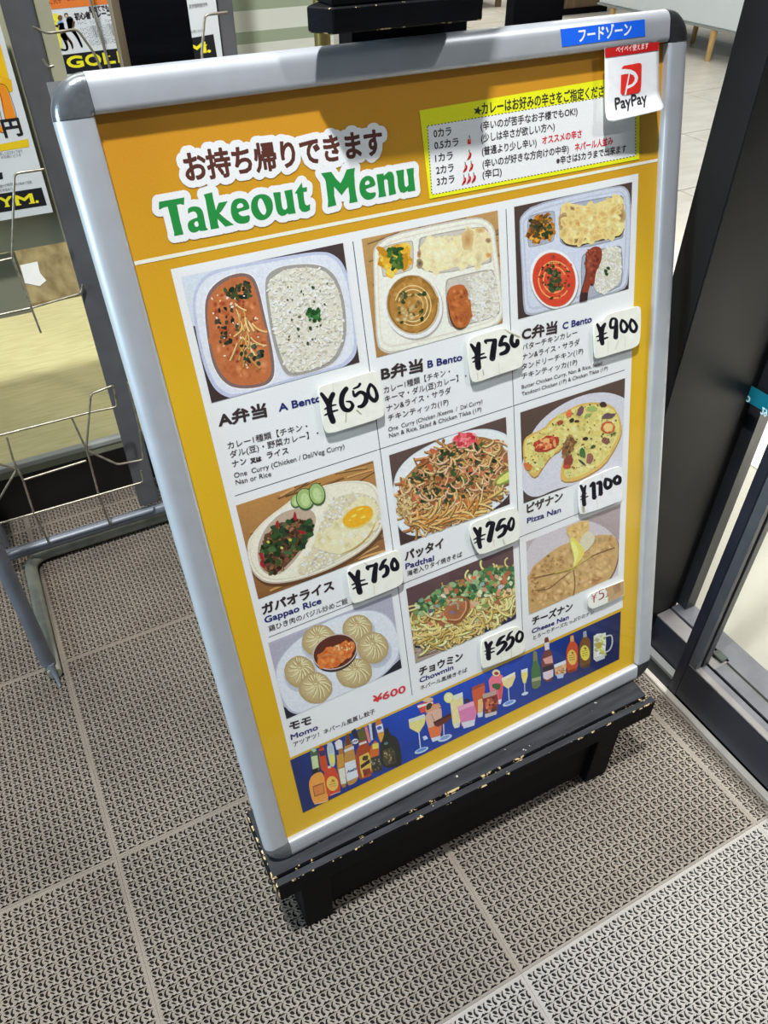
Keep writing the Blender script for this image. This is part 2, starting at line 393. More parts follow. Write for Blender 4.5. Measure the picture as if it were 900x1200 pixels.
MB().box(0.0695, 0.5155, 0.014, 0.03, 0.016, 0.1305, bev=.001, M=Rz).build('apron', M_black, st)
for x0, x1 in ((0.072, 0.1245), (0.442, 0.502)):
    po = MB().box(x0, x1, 0.262, 0.275, 0.0, 1.55, mi=0).build('post', [M_black], st)
    if x0 < .2: MB().box(x0 - .006, x0 - .0002, 0.262, 0.2755, 0.0, 1.55).build('post_edge', M_rawwood, po)
MB().box(0.1245, 0.442, 0.263, 0.283, 0.60, 0.68).build('crossbar', M_black, st)
MB().box(0.256, 0.372, 0.2355, 0.262, 0.68, 1.12).build('centre_board', M_black, st)
hd = MB().prism([(0.2185, 0.1905), (0.3575, 0.1895), (0.3575, 0.235), (0.232, 0.235), (0.2035, 0.2075)], 1.0405, 1.0585)
bmh = hd
hb = hd.build('head_shelf', [M_black], st)
hb.data.materials.append(M_blk_wear)
bm = bmesh.new(); bm.from_mesh(hb.data)
bmesh.ops.recalc_face_normals(bm, faces=bm.faces)
res = bmesh.ops.bevel(bm, geom=list(bm.edges), offset=.0011, segments=1, affect='EDGES', material=1)
bm.to_mesh(hb.data); bm.free()
tag(hb, 'small shelf at the head with chipped pale corners')
MB().box(0.2195, 0.3565, 0.193, 0.2345, 1.059, 1.30, bev=.001).build('head_box', M_black, st)

# ================================================================ MENU SIGN (aluminium snap frame)
LEAN, YAW, SW, SH = 0.2495, 0.0096, 0.640, 0.8835
SU = Vector((math.cos(YAW), math.sin(YAW), 0)); SN0 = Vector((-math.sin(YAW), math.cos(YAW), 0))
SS = Vector((0, 0, math.cos(LEAN))) + SN0 * math.sin(LEAN); SN = SU.cross(SS)
SB = Vector((0, 0, 0.1725))
sign = thing('menu_sign', 'large silver framed orange takeout menu board leaning on a black wooden stand', 'sign')
sign.matrix_world = Matrix((( SU.x, SS.x, SN.x, SB.x), (SU.y, SS.y, SN.y, SB.y), (SU.z, SS.z, SN.z, SB.z), (0, 0, 0, 1)))
ORG[sign.name] = Vector((0, 0, 0))
PROF = [(0.0, -.015), (0.0, -.0085), (.0010, -.0055), (.0030, -.0028), (.0058, -.0010), (.0090, -.0001), (.012, 0.0), (.0245, 0.0),
        (.0268, -.0003), (.0285, -.0012), (.0292, -.0026), (.0292, -.0098), (.0292, -.015)]
FW = 0.030
def rail(L0, L1, place):
    mb = MB(); n = len(PROF)
    vs = [place(a, L0, h) for a, h in PROF] + [place(a, L1, h) for a, h in PROF]
    fs = [(i, i + 1, n + i + 1, n + i) for i in range(n - 1)]
    mb.add(vs, fs, 0, True)
    mb.add(vs[:n], [list(range(n))]); mb.add(vs[n:], [list(range(n))[::-1]])
    return mb
g = .0004
def smooth_rail(mb, label):
    o = fix_normals(mb.build('frame_rail', M_alu, sign))
    tag(o, label)
    return o
smooth_rail(rail(FW + g, SH - FW - g, lambda a, l, h: Vector((a, l, h))), 'left silver rail')
smooth_rail(rail(FW + g, SH - FW - g, lambda a, l, h: Vector((SW - a, l, h))), 'right silver rail')
smooth_rail(rail(FW + g, SW - FW - g, lambda a, l, h: Vector((l, a, h))), 'bottom silver rail')
smooth_rail(rail(FW + g, SW - FW - g, lambda a, l, h: Vector((l, SH - a, h))), 'top silver rail')
def cap(cx, cy, a0, m, lab):
    mb = MB(); n = len(PROF); seg = 14
    vs = []
    for k in range(seg + 1):
        an = a0 + math.pi / 2 * k / seg
        for a, h in PROF:
            r = max(FW - a, 0.0006); vs.append((cx + r * math.cos(an), cy + r * math.sin(an), h + (.0004 if 0 < a else 0)))
    fs = [(k * n + i, k * n + i + 1, (k + 1) * n + i + 1, (k + 1) * n + i) for k in range(seg) for i in range(n - 1)]
    mb.add(vs, fs, 0, True)
    # side skirts closing the wedge
    for k in (0, seg):
        mb.add([vs[k * n + i] for i in range(n)], [list(range(n))])
    tag(fix_normals(mb.build('corner_cap', m, sign)), lab)
cap(FW, SH - FW, math.pi / 2, M_cap, 'scratched shiny upper left cap')
cap(SW - FW, SH - FW, 0, M_capd, 'dark grey upper right cap')
cap(FW, FW, math.pi, M_cap, 'lower left cap')
cap(SW - FW, FW, 3 * math.pi / 2, M_capd, 'lower right cap')
MB().box(0.004, SW - .004, 0.004, SH - .004, -.0185, -.0155).build('backing_board', mat('grey_backing', (120, 120, 120), .7), sign)

# clear cover sheet, slightly wavy, glossy
Mc, gl, Nn_, Ln_, fr_ = glass_mat('clear_pvc_cover', (0.985, 0.985, 0.98), 1.0, 0.035)
tcn = Nn_.new('ShaderNodeTexCoord'); nz = Nn_.new('ShaderNodeTexNoise'); nz.inputs['Scale'].default_value = 9; nz.inputs['Detail'].default_value = 2
bpn = Nn_.new('ShaderNodeBump'); bpn.inputs['Strength'].default_value = 0.6; bpn.inputs['Distance'].default_value = 0.002
Ln_.new(tcn.outputs['Object'], nz.inputs['Vector']); Ln_.new(nz.outputs[0], bpn.inputs['Height']); Ln_.new(bpn.outputs[0], gl.inputs['Normal'])
MB().add([(FW - .001, FW - .001, -.0056), (SW - FW + .001, FW - .001, -.0056), (SW - FW + .001, SH - FW + .001, -.0056), (FW - .001, SH - FW + .001, -.0056)],
         [(0, 1, 2, 3)]).build('cover_sheet', Mc, sign)

# ================================================================ LEAFLET RACK
rk = thing('leaflet_rack', 'grey steel and wire leaflet rack standing on tube legs at the window', 'rack', (0.0, 0.9, 0))
def part(mb, name, m, par=None, label=None):
    o = mb.build(name, m, par or rk)
    if label: o['label'] = label
    return o
# posts
part(MB().box(0.046, 0.088, 0.915, 0.927, 0.062, 1.75, bev=.002), 'post', M_greypost)
part(MB().box(0.353, 0.380, 0.915, 0.927, 0.062, 1.75, bev=.002), 'post', M_greypost)
part(MB().box(-0.262, -0.222, 0.915, 0.927, 0.062, 1.75, bev=.002), 'post', M_greypost)
# base tubes
part(MB().tube([(-0.40, 0.905, 0.052), (0.44, 0.905, 0.050)], 0.0125, 14), 'base_tube', M_greytube)
part(MB().tube(bend([(-0.205, 0.585, 0.016), (-0.2, 0.918, 0.016), (0.44, 0.918, 0.016)], .045, 8), 0.0125, 14), 'floor_tube', M_olivetube)
part(MB().tube([(-0.2095, 0.600, 0.035), (-0.2095, 0.605, 1.3)], 0.0125, 14), 'front_tube', M_greytube)
part(MB().tube([(-0.2055, 0.588, 0.040), (-0.2045, 0.578, 0.012), (-0.203, 0.562, 0.004)], 0.006, 8, rend=.002), 'foot_clip', M_greytube)
def wires(lst, r=.0022):
    for pts in lst: part(MB().tube(bend(pts, .006, 3), r, 6), 'wire', M_wire)
Yf = .86
wires([[(-0.32, Yf, .358), (0.0, Yf, .356), (0.049, Yf, .353), (0.053, Yf, .399), (0.010, Yf, .393), (-0.027, Yf, .278), (0.021, Yf, .226), (0.071, Yf, .220), (0.079, Yf, .299), (0.079, Yf, .398)],
       [(-0.034, Yf, .355), (-0.026, Yf, .274), (-0.030, Yf, .173), (-0.026, Yf + .03, .060)],
       [(-0.149, Yf, .349), (-0.153, Yf, .300), (-0.150, Yf, .251), (-0.154, Yf, .171), (-0.150, Yf + .03, .062)],
       [(-0.150, Yf, .251), (-0.033, Yf, .255)],
       [(-0.32, Yf, .171), (0.060, Yf, .167), (0.061, Yf, .196)],
       [(-0.24, Yf, .18), (-0.153, Yf, .278), (-0.20, Yf, .32)],
       [(-0.268, Yf, .349), (-0.270, Yf, .251), (-0.270, Yf + .03, .062)]])
wires([[(0.037, Yf, .782), (-0.005, Yf, .782), (-0.045, Yf, .662), (-0.039, Yf, .529)],
       [(-0.30, Yf, .652), (-0.045, Yf, .660)],
       [(-0.30, Yf + .06, .545), (-0.04, Yf + .06, .548), (0.046, Yf + .05, .560), (0.052, Yf + .05, .575)],
       [(-0.165, Yf, .78), (-0.17, Yf, .655), (-0.168, Yf, .53)],
       [(0.073, Yf, .963), (0.090, Yf, .954), (0.131, Yf, .956), (0.147, Yf, .925), (0.158, Yf, .88), (0.158, Yf, .80)],
       [(0.153, Yf, 1.15), (0.157, Yf, .989), (0.164, Yf, .911), (0.166, Yf, .85)],
       [(0.352, Yf, .961), (0.317, Yf, .960), (0.304, Yf, .911), (0.302, Yf, .85)],
       [(0.076, Yf, .924), (0.080, Yf, .913), (0.088, Yf, .915)]], .0020)
# pocket sheets
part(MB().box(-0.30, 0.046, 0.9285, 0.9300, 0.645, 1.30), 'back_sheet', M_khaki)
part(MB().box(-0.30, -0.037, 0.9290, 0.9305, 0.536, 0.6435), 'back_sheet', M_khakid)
part(MB().box(0.0885, 0.3525, 0.9290, 0.9305, 0.70, 1.40), 'back_sheet', M_khaki)
# ================================================================ THINGS IN THE SHOP
bd = MB().box(-0.02, 0.20, 1.86, 2.32, 0.1348, 0.142).build('stained_board', M_board)
tag(bd, 'stained brown board lying on the beige platform behind the rack', 'board')
mbp = MB().add([(0.0, 2.15, .1444), (0.053, 2.144, .1484), (0.046, 2.06, .1454), (0.054, 1.996, .1444), (0.030, 1.965, .1439), (-0.006, 2.008, .1439)], [(0, 1, 2, 3, 4, 5)])
mbp.add([q - Vector((0, 0, .0008)) for q in mbp.v], [(5, 4, 3, 2, 1, 0)])
tag(mbp.build('paper_sheet', M_paper), 'small white folded paper lying on the stained board', 'paper')
cb = thing('storage_box', 'pale grey storage box standing behind the stained board on the platform', 'box', (0.1, 2.5, .1348))
MB().box(0.02, 0.30, 2.36, 2.6, 0.1348, 0.41, bev=.004).build('body', mat('grey_card', (132, 132, 120), .7, noise=.1), cb)
MB().box(0.015, 0.305, 2.355, 2.605, 0.4102, 0.44, bev=.003).build('lid', mat('grey_card_lid', (112, 112, 100), .7, noise=.1), cb)
tag(MB().tube([(0.390, 0.60, 0.0), (0.390, 0.60, 1.7)], 0.0105, 16).build('brass_pole', M_brass), 'slim brass coloured pole standing behind the sign top left of centre', 'pole')
# pale bench end on wooden legs
be = thing('bench', 'pale blue panelled bench on honey wood legs far behind the glass', 'bench', (4.9, 4.0, 0))
MB().box(4.68, 5.30, 3.0, 5.0, 0.20, 1.05, bev=.006).build('body', M_panel, be)
MB().box(4.672, 5.31, 2.99, 5.01, 0.188, 0.1995).build('base_board', mat('grey_edge', (150, 155, 152), .5), be)
for (x, y) in ((4.70, 3.83), (5.08, 4.35), (4.70, 3.15), (4.70, 4.85), (5.25, 3.15), (5.25, 4.85)):
    mb = MB(); mb.tube([(x, y, 0.186), (x, y, 0.0)], 0.030, 4, rend=.022); mb.build('leg', M_stool, be)
bc = thing('brown_cabinet', 'brown wooden cabinet far back in the shop right of the post', 'cabinet', (5.4, 6.4, 0))
MB().box(4.85, 5.45, 5.72, 6.4, 0.05, 0.8, bev=.01).build('body', M_brown, bc)
MB().box(4.87, 5.43, 5.74, 6.38, 0.0, 0.05).build('plinth', M_black, bc)
MB().box(4.8495, 4.8515, 5.76, 6.36, 0.08, 0.76).build('door', M_brown, bc)
sk = thing('cloth_seat', 'beige cloth covered seat with a dark leg seen between head board and post', 'seat', (4.9, 6.5, 0))
MB().box(4.15, 4.75, 6.35, 7.0, 0.10, 0.55, bev=.05).build('cushion', M_cloth, sk)
MB().tube([(4.72, 6.40, 0.0), (4.72, 6.40, .11)], .03, 10).build('leg', M_brown, sk)
MB().tube([(4.22, 6.45, 0.0), (4.22, 6.45, .11)], .03, 10).build('leg', M_brown, sk)
# ================================================================ PRINTING: flat ink shapes on paper
def to_uv(x, y, dep):
    """where the sight line of frame point (x, y) meets the sign plane, in mm from its lower left corner"""
    d = CAM_R @ Vector(((x - 450) / FPX, -(y - 600) / FPX, -1.0)); o = SB - SN * dep
    t = (o - CAM_O).dot(SN) / d.dot(SN); q = CAM_O + d * t - o
    return (q.dot(SU) * 1000, q.dot(SS) * 1000)
ZP = -8.6        # paper plane, mm behind the frame face
def crop(ox, oy, s, dep=0.0086):
    return lambda x, y: to_uv(ox + x / s, oy + y / s, dep)
def ident(x, y): return (x, y)

def clip_poly(pts, R):
    u0, u1, v0, v1 = R
    for ax, lim, sg in ((0, u0, 1), (0, u1, -1), (1, v0, 1), (1, v1, -1)):
        out = []
        for i in range(len(pts)):
            a, b = pts[i - 1], pts[i]
            ia = (a[ax] - lim) * sg >= 0; ib = (b[ax] - lim) * sg >= 0
            if ia != ib:
                t = (lim - a[ax]) / (b[ax] - a[ax]); out.append((a[0] + (b[0] - a[0]) * t, a[1] + (b[1] - a[1]) * t))
            if ib: out.append(b)
        pts = out
        if len(pts) < 3: return []
    return pts

def smooth_pts(pts, it=2):
    for _ in range(it):
        o = []
        for i in range(len(pts)):
            a, b = pts[i], pts[(i + 1) % len(pts)]
            o += [(a[0] * .75 + b[0] * .25, a[1] * .75 + b[1] * .25), (a[0] * .25 + b[0] * .75, a[1] * .25 + b[1] * .75)]
        pts = o
    return pts

def ink(c):
    return tuple(min(.93, v * 1.32) for v in lin(c))      # paper under lamplight reads darker than its ink values

FONT_CACHE = {}
def font_mesh(body):
    if body in FONT_CACHE: return FONT_CACHE[body]
    c = bpy.data.curves.new('lettering', 'FONT'); c.body = body; c.resolution_u = 3
    o = bpy.data.objects.new('lettering', c); COL.objects.link(o)
    dg = bpy.context.evaluated_depsgraph_get(); dg.update()
    me = bpy.data.meshes.new_from_object(o.evaluated_get(dg))
    vs = [(q.co.x, q.co.y) for q in me.vertices]; fs = [list(p_.vertices) for p_ in me.polygons]
    cnt = {}
    for f in fs:
        for i in range(len(f)):
            e = (min(f[i], f[i - 1]), max(f[i], f[i - 1])); cnt[e] = cnt.get(e, 0) + 1
    edges = [e for e, n in cnt.items() if n == 1]
    bpy.data.objects.remove(o); bpy.data.curves.remove(c); bpy.data.meshes.remove(me)
    FONT_CACHE[body] = (vs, fs, edges); return FONT_CACHE[body]

def runs(E, r, dv):
    """outline edges E fattened by r, cut into thin side-by-side rows (nothing overlaps)"""
    y0 = min(min(e[1], e[3]) for e in E) - r; y1 = max(max(e[1], e[3]) for e in E) + r; n = int((y1 - y0) / dv) + 1
    rows = [[] for _ in range(n)]; cr = [[] for _ in range(n)]
    for xa, ya, xb, yb in E:
        L = math.hypot(xb - xa, yb - ya); m = max(1, int(L / (r * .5)) + 1)
        for k in range(m + 1):
            x = xa + (xb - xa) * k / m; y = ya + (yb - ya) * k / m
            for i in range(max(0, int((y - r - y0) / dv)), min(n, int((y + r - y0) / dv) + 2)):
                d = y0 + (i + .5) * dv - y
                if abs(d) < r:
                    h = math.sqrt(r * r - d * d); rows[i].append((x - h, x + h))
        if ya != yb:
            for i in range(max(0, int((min(ya, yb) - y0) / dv) - 1), min(n, int((max(ya, yb) - y0) / dv) + 2)):
                yy = y0 + (i + .5) * dv
                if (ya > yy) != (yb > yy): cr[i].append(xa + (xb - xa) * (yy - ya) / (yb - ya))
    out = []
    for i in range(n):
        c = sorted(cr[i]); iv = rows[i] + [(c[k], c[k + 1]) for k in range(0, len(c) - 1, 2)]
        iv.sort(); cur = None
        for A, B in iv:
            if cur is None: cur = [A, B]
            elif A <= cur[1]: cur[1] = max(cur[1], B)
            else: out.append((cur[0], cur[1], y0 + i * dv, y0 + (i + 1) * dv)); cur = [A, B]
        if cur: out.append((cur[0], cur[1], y0 + i * dv, y0 + (i + 1) * dv))
    return out

class Ink:
    def __init__(s, m=ident, rect=None, seed=1):
        s.m = m; s.rect = rect; s.V = []; s.F = []; s.C = []; s.z = 0; s.r = random.Random(seed); s.zf = None
    def put(s, pts, faces, cols, dz=None):
        b = len(s.V); z = s.z if dz is None else dz
        s.V += [(u, v, z) for u, v in pts]
        for f in faces: s.F.append([b + i for i in f])
        for f in faces: s.C.append([cols[i] if isinstance(cols, list) else cols for i in f])
    def up(s, d=0.02): s.z += d
    def poly(s, pts, col, holes=None, raw=False, smooth=0, dz=None, grad=None, cont=False):
        if smooth: pts = smooth_pts(pts, smooth)
        P = pts if raw else [s.m(*q) for q in pts]
        if s.rect and not holes: P = clip_poly(P, s.rect)
        if len(P) < 3: return
        if holes:
            H = [[q if raw else s.m(*q) for q in (smooth_pts(h, smooth) if smooth else h)] for h in holes]
            loops = [[Vector((a, b, 0)) for a, b in P]] + [[Vector((a, b, 0)) for a, b in h] for h in H]
            tris = tessellate_polygon(loops); pts2 = P + [q for h in H for q in h]; s.put(pts2, [list(t) for t in tris], col, dz)
        elif len(P) > 4:
            tris = tessellate_polygon([[Vector((a, b, 0)) for a, b in P]])
            if grad: s.put(P, [list(t) for t in tris], [grad(*q) for q in P], dz)
            else: s.put(P, [list(t) for t in tris], col, dz)
        else: s.put(P, [list(range(len(P)))], [grad(*q) for q in P] if grad else col, dz)
        if dz is None: s.up()
    def ell(s, cx, cy, rx, ry, rot=0, col=(0, 0, 0), n=20, jit=0, dz=None):
        c, t = math.cos(math.radians(rot)), math.sin(math.radians(rot)); P = []
        for k in range(n):
            a = 6.28318 * k / n; j = 1 + (s.r.uniform(-jit, jit) if jit else 0)
            x, y = rx * j * math.cos(a), ry * j * math.sin(a); P.append((cx + x * c - y * t, cy + x * t + y * c))
        s.poly(P, col, dz=dz)
    def fan(s, cx, cy, rx, ry, rot, cc, rc, n=12, jit=0, dz=None, off=(0, 0)):
        """soft-edged patch: colour cc at the middle running into rc at the rim"""
        c, t = math.cos(math.radians(rot)), math.sin(math.radians(rot)); P = [(cx + off[0], cy + off[1])]
        for k in range(n):
            a = 6.28318 * k / n; j = 1 + (s.r.uniform(-jit, jit) if jit else 0)
            x, y = rx * j * math.cos(a), ry * j * math.sin(a); P.append((cx + x * c - y * t, cy + x * t + y * c))
        Q = [s.m(*q) for q in P]
        if s.rect and any(not (s.rect[0] <= u <= s.rect[1] and s.rect[2] <= v <= s.rect[3]) for u, v in Q): return
        s.put(Q, [[0, 1 + k, 1 + (k + 1) % n] for k in range(n)], [cc] + [rc] * n, dz)
        if dz is None: s.up()
    def line(s, pts, wd, col, dz=None, taper=False, caps=False):
        """stroke; width in authoring units"""
        n = len(pts); L = []; Rr = []
        for i in range(n):
            a = pts[max(0, i - 1)]; b = pts[min(n - 1, i + 1)]; dx, dy = b[0] - a[0], b[1] - a[1]; l = math.hypot(dx, dy) or 1
            w_ = (wd[i] if isinstance(wd, (list, tuple)) else wd) / 2
            if taper: w_ *= math.sin(math.pi * (i + .6) / (n + .2)) * .7 + .3
            L.append((pts[i][0] - dy / l * w_, pts[i][1] + dx / l * w_)); Rr.append((pts[i][0] + dy / l * w_, pts[i][1] - dx / l * w_))
        z = dz if dz is not None else s.z
        for i in range(n - 1): s.poly([L[i], L[i + 1], Rr[i + 1], Rr[i]], col, dz=z)
        if caps:
            for i in range(n):
                w_ = (wd[i] if isinstance(wd, (list, tuple)) else wd) / 2; s.ell(pts[i][0], pts[i][1], w_, w_, 0, col, 10, dz=z)
        if dz is None: s.up()
    def curve(s, pts, n=6):
        """Catmull-Rom through the points"""
        out = []; P = [pts[0]] + list(pts) + [pts[-1]]
        for i in range(1, len(P) - 2):
            for k in range(n):
                t = k / n; a, b, c, d = P[i - 1], P[i], P[i + 1], P[i + 2]
                out.append(tuple(.5 * (2 * b[j] + (c[j] - a[j]) * t + (2 * a[j] - 5 * b[j] + 4 * c[j] - d[j]) * t * t + (3 * b[j] - a[j] - 3 * c[j] + d[j]) * t ** 3) for j in (0, 1)))
        return out + [pts[-1]]
    def marker(s, pts, wd, col=(42, 42, 52), n=6):
        c = s.curve(pts, n)
        if isinstance(wd, (list, tuple)):
            W = []
            for i in range(len(c)):
                t = i / (len(c) - 1) * (len(wd) - 1); k = min(int(t), len(wd) - 2); W.append(wd[k] + (wd[k + 1] - wd[k]) * (t - k))
        else: W = wd
        s.line(c, W, col, caps=True)
    def scatter(s, region, n, fn):
        """fn(x, y, z) at n random points inside an authoring-space polygon"""
        xs = [q[0] for q in region]; ys = [q[1] for q in region]; k = 0
        base = s.z
        for _ in range(n * 12):
            if k >= n: break
            x = s.r.uniform(min(xs), max(xs)); y = s.r.uniform(min(ys), max(ys)); ins = False
            for i in range(len(region)):
                (x1, y1), (x2, y2) = region[i - 1], region[i]
                if (y1 > y) != (y2 > y) and x < (x2 - x1) * (y - y1) / (y2 - y1) + x1: ins = not ins
            if ins: fn(x, y, base + .25 * k / n); k += 1
        s.z = base + .27
    def text(s, body, p0, p1, em, col, bold=0.0, raw=False, skew=0.0, halo=None, hcol=None):
        """text from baseline point p0 to p1 (authoring units), em in mm"""
        a = p0 if raw else s.m(*p0); b = p1 if raw else s.m(*p1)
        vs, fs, ed = font_mesh(body); x0 = min(q[0] for q in vs); x1 = max(q[0] for q in vs)
        L = math.hypot(b[0] - a[0], b[1] - a[1]); dx, dy = (b[0] - a[0]) / L, (b[1] - a[1]) / L; sx = L / (x1 - x0)
        def tr(q):
            X = (q[0] - x0) * sx + q[1] * em * skew; Y = q[1] * em
            return (a[0] + dx * X - dy * Y, a[1] + dy * X + dx * Y)
        E = [((vs[i][0] - x0) * sx + vs[i][1] * em * skew, vs[i][1] * em, (vs[j][0] - x0) * sx + vs[j][1] * em * skew, vs[j][1] * em) for i, j in ed]
        def lay(runs_, c):
            P = []; F = []
            for X0, X1, Y0, Y1 in runs_:
                F.append([len(P) + q for q in range(4)])
                P += [(a[0] + dx * X - dy * Y, a[1] + dy * X + dx * Y) for X, Y in ((X0, Y0), (X1, Y0), (X1, Y1), (X0, Y1))]
            s.put(P, F, c); s.up()
        if halo: lay(runs(E, halo, .3), hcol)
        if bold: lay(runs(E, bold, max(.1, min(.25, em * .012))), col)
        else: s.put([tr(q) for q in vs], fs, col); s.up()
    def build(s, name, parent, m=None, label=None, base=ZP, xf=None):
        me = bpy.data.meshes.new(name)
        zs = sorted({round(q[2], 7) for q in s.V}); st_ = max(.0003, min(.012, .5 / len(zs))); zr = {z: i * st_ for i, z in enumerate(zs)}
        s.V = [(a, b, zr[round(z, 7)]) for a, b, z in s.V]
        if xf is None: co = [(u / 1000, v / 1000, (base + z) / 1000) for u, v, z in s.V]
        else: co = [xf(u, v, z) for u, v, z in s.V]
        me.from_pydata(co, [], s.F); me.materials.append(m or M_print)
        ca = me.color_attributes.new('ink', 'FLOAT_COLOR', 'CORNER'); buf = []
        lc = {}
        for f, cs in zip(s.F, s.C):
            for c in (cs if isinstance(cs, list) else [cs] * len(f)):
                if c not in lc: lc[c] = ink(c)
                buf += [*lc[c], 1.0]
        ca.data.foreach_set('color', buf); me.update()
        # every sheet faces its reader
        o = bpy.data.objects.new(name, me); COL.objects.link(o); o.parent = parent
        if label: o['label'] = label
        return o

WHITE = (217, 228, 250); INK = (52, 40, 40); NAVY = (34, 36, 104); RED = (200, 34, 46)
R_A = (66.5, 221.2, 610.2, 725.6); R_B = (240.6, 395.6, 610.2, 725.6); R_C = (416, 574, 609.6, 725.6)
R_G = (66.2, 221.2, 386.5, 501); R_P = (240.6, 394.2, 386.5, 501); R_Z = (414.4, 573, 380, 500.6)
R_M = (65.5, 221.2, 214.2, 327.5); R_H = (240.8, 396, 211.5, 325.5); R_N = (416.4, 572, 208.5, 324)

pi = Ink()
for v0, v1 in ((26, 300), (300, 620), (620, 760), (760, 857)):      # the ground colour runs from yellow into orange
    pi.put([(26, v0), (614, v0), (614, v1), (26, v1)], [[0, 1, 2, 3]], [{26: (206, 164, 26), 300: (206, 164, 28), 620: (206, 164, 28), 760: (193, 142, 26), 857: (188, 128, 26)}[q] for q in (v0, v0, v1, v1)])
poster = pi.build('poster', sign, base=-9.0, label='orange takeout menu poster')
for n_ in ('poster',): ORG[poster.name] = Vector((0, 0, 0))

# ---- white menu panel with dividing lines
p1 = Ink()
p1.poly([(59, 154.5), (231, 151.5), (583, 147), (583, 733), (59, 733.5)], WHITE)
for a, b in (((231.5, 725), (230.6, 164)), ((406, 725), (405.4, 150))):
    p1.line([a, b], 0.9, (52, 54, 66))
for v in (511.3, 334.3):
    for a, b in ((67.5, 228), (229, 404), (405, 572)): p1.line([(a, v), (b, v)], 0.9, (52, 54, 66))
p1.poly([(31, 742.2), (610, 741.2), (610, 744.2), (31, 745.4)], (250, 240, 200))
p1.build('menu_panel', poster, base=-8.9)

# ---- headline
t1 = Ink(crop(160, 110, 2.571))
t1.text('お持ち帰りできます', (153, 258), (742, 176), 23.5, (82, 42, 32), bold=.8, halo=6.2, hcol=(226, 226, 238))
G = (30, 128, 56); GL = {}
c1 = crop(180, 205, 7.5); c2 = crop(280, 190, 7.5); c3 = crop(370, 180, 6.923)
def sm(p_): return smooth_pts(p_, 2)
glyphs = [
 (c1, [(47,236),(270,197),(268,262),(255,262),(238,256),(205,262),(218,330),(232,400),(250,470),(264,523),(182,538),(180,505),(150,380),(124,278),(85,288),(60,303),(47,303)], [], 0),
 (c1, [(300,292),(345,276),(395,278),(425,303),(440,345),(455,430),(464,468),(478,472),(477,486),(405,496),(404,482),(385,500),(350,510),(315,495),(299,455),(302,420),(325,395),(372,378),(385,372),(383,350),(370,325),(345,318),(318,332),(303,345)], [[(388,405),(365,410),(355,430),(365,452),(382,458),(399,445)]], 2),
 (c1, [(440,172),(515,152),(522,200),(548,310),(572,245),(652,230),(600,315),(578,338),(640,390),(706,438),(630,455),(562,385),(566,430),(578,466),(503,480),(495,430),(470,300),(455,210)], [], 0),
 (c1, [(678,320),(680,270),(695,230),(722,210),(762,202),(805,212),(832,245),(844,285),(838,302),(742,325),(752,348),(775,362),(805,362),(848,348),(845,412),(800,428),(755,430),(715,410),(688,370)], [[(733,298),(792,283),(785,255),(765,246),(742,255),(730,278)]], 2),
 (c2, [(105,395),(110,340),(138,298),(190,279),(243,284),(282,315),(300,370),(297,430),(268,482),(225,509),(178,511),(138,483),(112,440)], [[(163,370),(170,335),(188,313),(207,330),(227,375),(242,420),(236,452),(218,468),(193,445),(173,410)]], 2),
 (c2, [(300,268),(365,262),(370,330),(380,395),(392,415),(408,418),(426,400),(418,340),(398,252),(468,240),(475,300),(488,390),(500,450),(435,458),(430,448),(400,470),(370,472),(345,455),(328,415),(315,340)], [], 0),
 (c2, [(490,275),(552,178),(560,225),(598,218),(597,258),(567,262),(572,320),(582,370),(598,382),(626,368),(624,420),(590,438),(555,435),(530,405),(520,340),(510,275)], [], 0),
 (c3, [(42,160),(125,147),(165,205),(200,240),(225,195),(250,130),(318,115),(312,160),(318,260),(327,330),(340,390),(272,403),(275,360),(265,270),(245,290),(210,338),(165,285),(148,268),(150,340),(168,418),(98,436),(100,380),(80,220),(70,200)], [], 0),
 (c3, [(354,290),(354,250),(367,215),(392,187),(428,177),(462,190),(480,225),(487,262),(400,285),(415,310),(445,320),(490,308),(485,350),(450,372),(412,376),(380,355),(360,322)], [[(397,258),(440,248),(435,222),(420,214),(403,228)]], 2),
 (c3, [(492,170),(550,160),(552,180),(590,145),(618,148),(634,180),(640,260),(652,325),(595,340),(590,280),(583,215),(570,205),(553,215),(560,290),(572,345),(508,356),(512,320),(500,230)], [], 0),
 (c3, [(650,140),(715,128),(715,200),(722,260),(735,272),(752,255),(748,190),(735,125),(795,115),(795,180),(808,300),(748,310),(745,300),(715,318),(685,310),(668,265),(662,190)], [], 0)]
HR = 5.6
HE = []
for cm, outl, holes, smn in glyphs:
    P = [cm(*q) for q in (smooth_pts(outl, 1) if smn else outl)]
    HE += [(P[i - 1][0], P[i - 1][1], P[i][0], P[i][1]) for i in range(len(P))]
for u0, u1, v0, v1 in runs(HE, HR, .3): t1.put([(u0, v0), (u1, v0), (u1, v1), (u0, v1)], [[0, 1, 2, 3]], (226, 226, 238))
t1.up(.05)
for cm, outl, holes, smn in glyphs:
    t1.m = cm; t1.rect = None
    if smn: t1.poly(outl, G, holes=holes or None, smooth=2)
    else: t1.poly(outl, G, holes=holes or None)
t1.build('headline', poster, label='dark brown and green headline lettering with white outline')

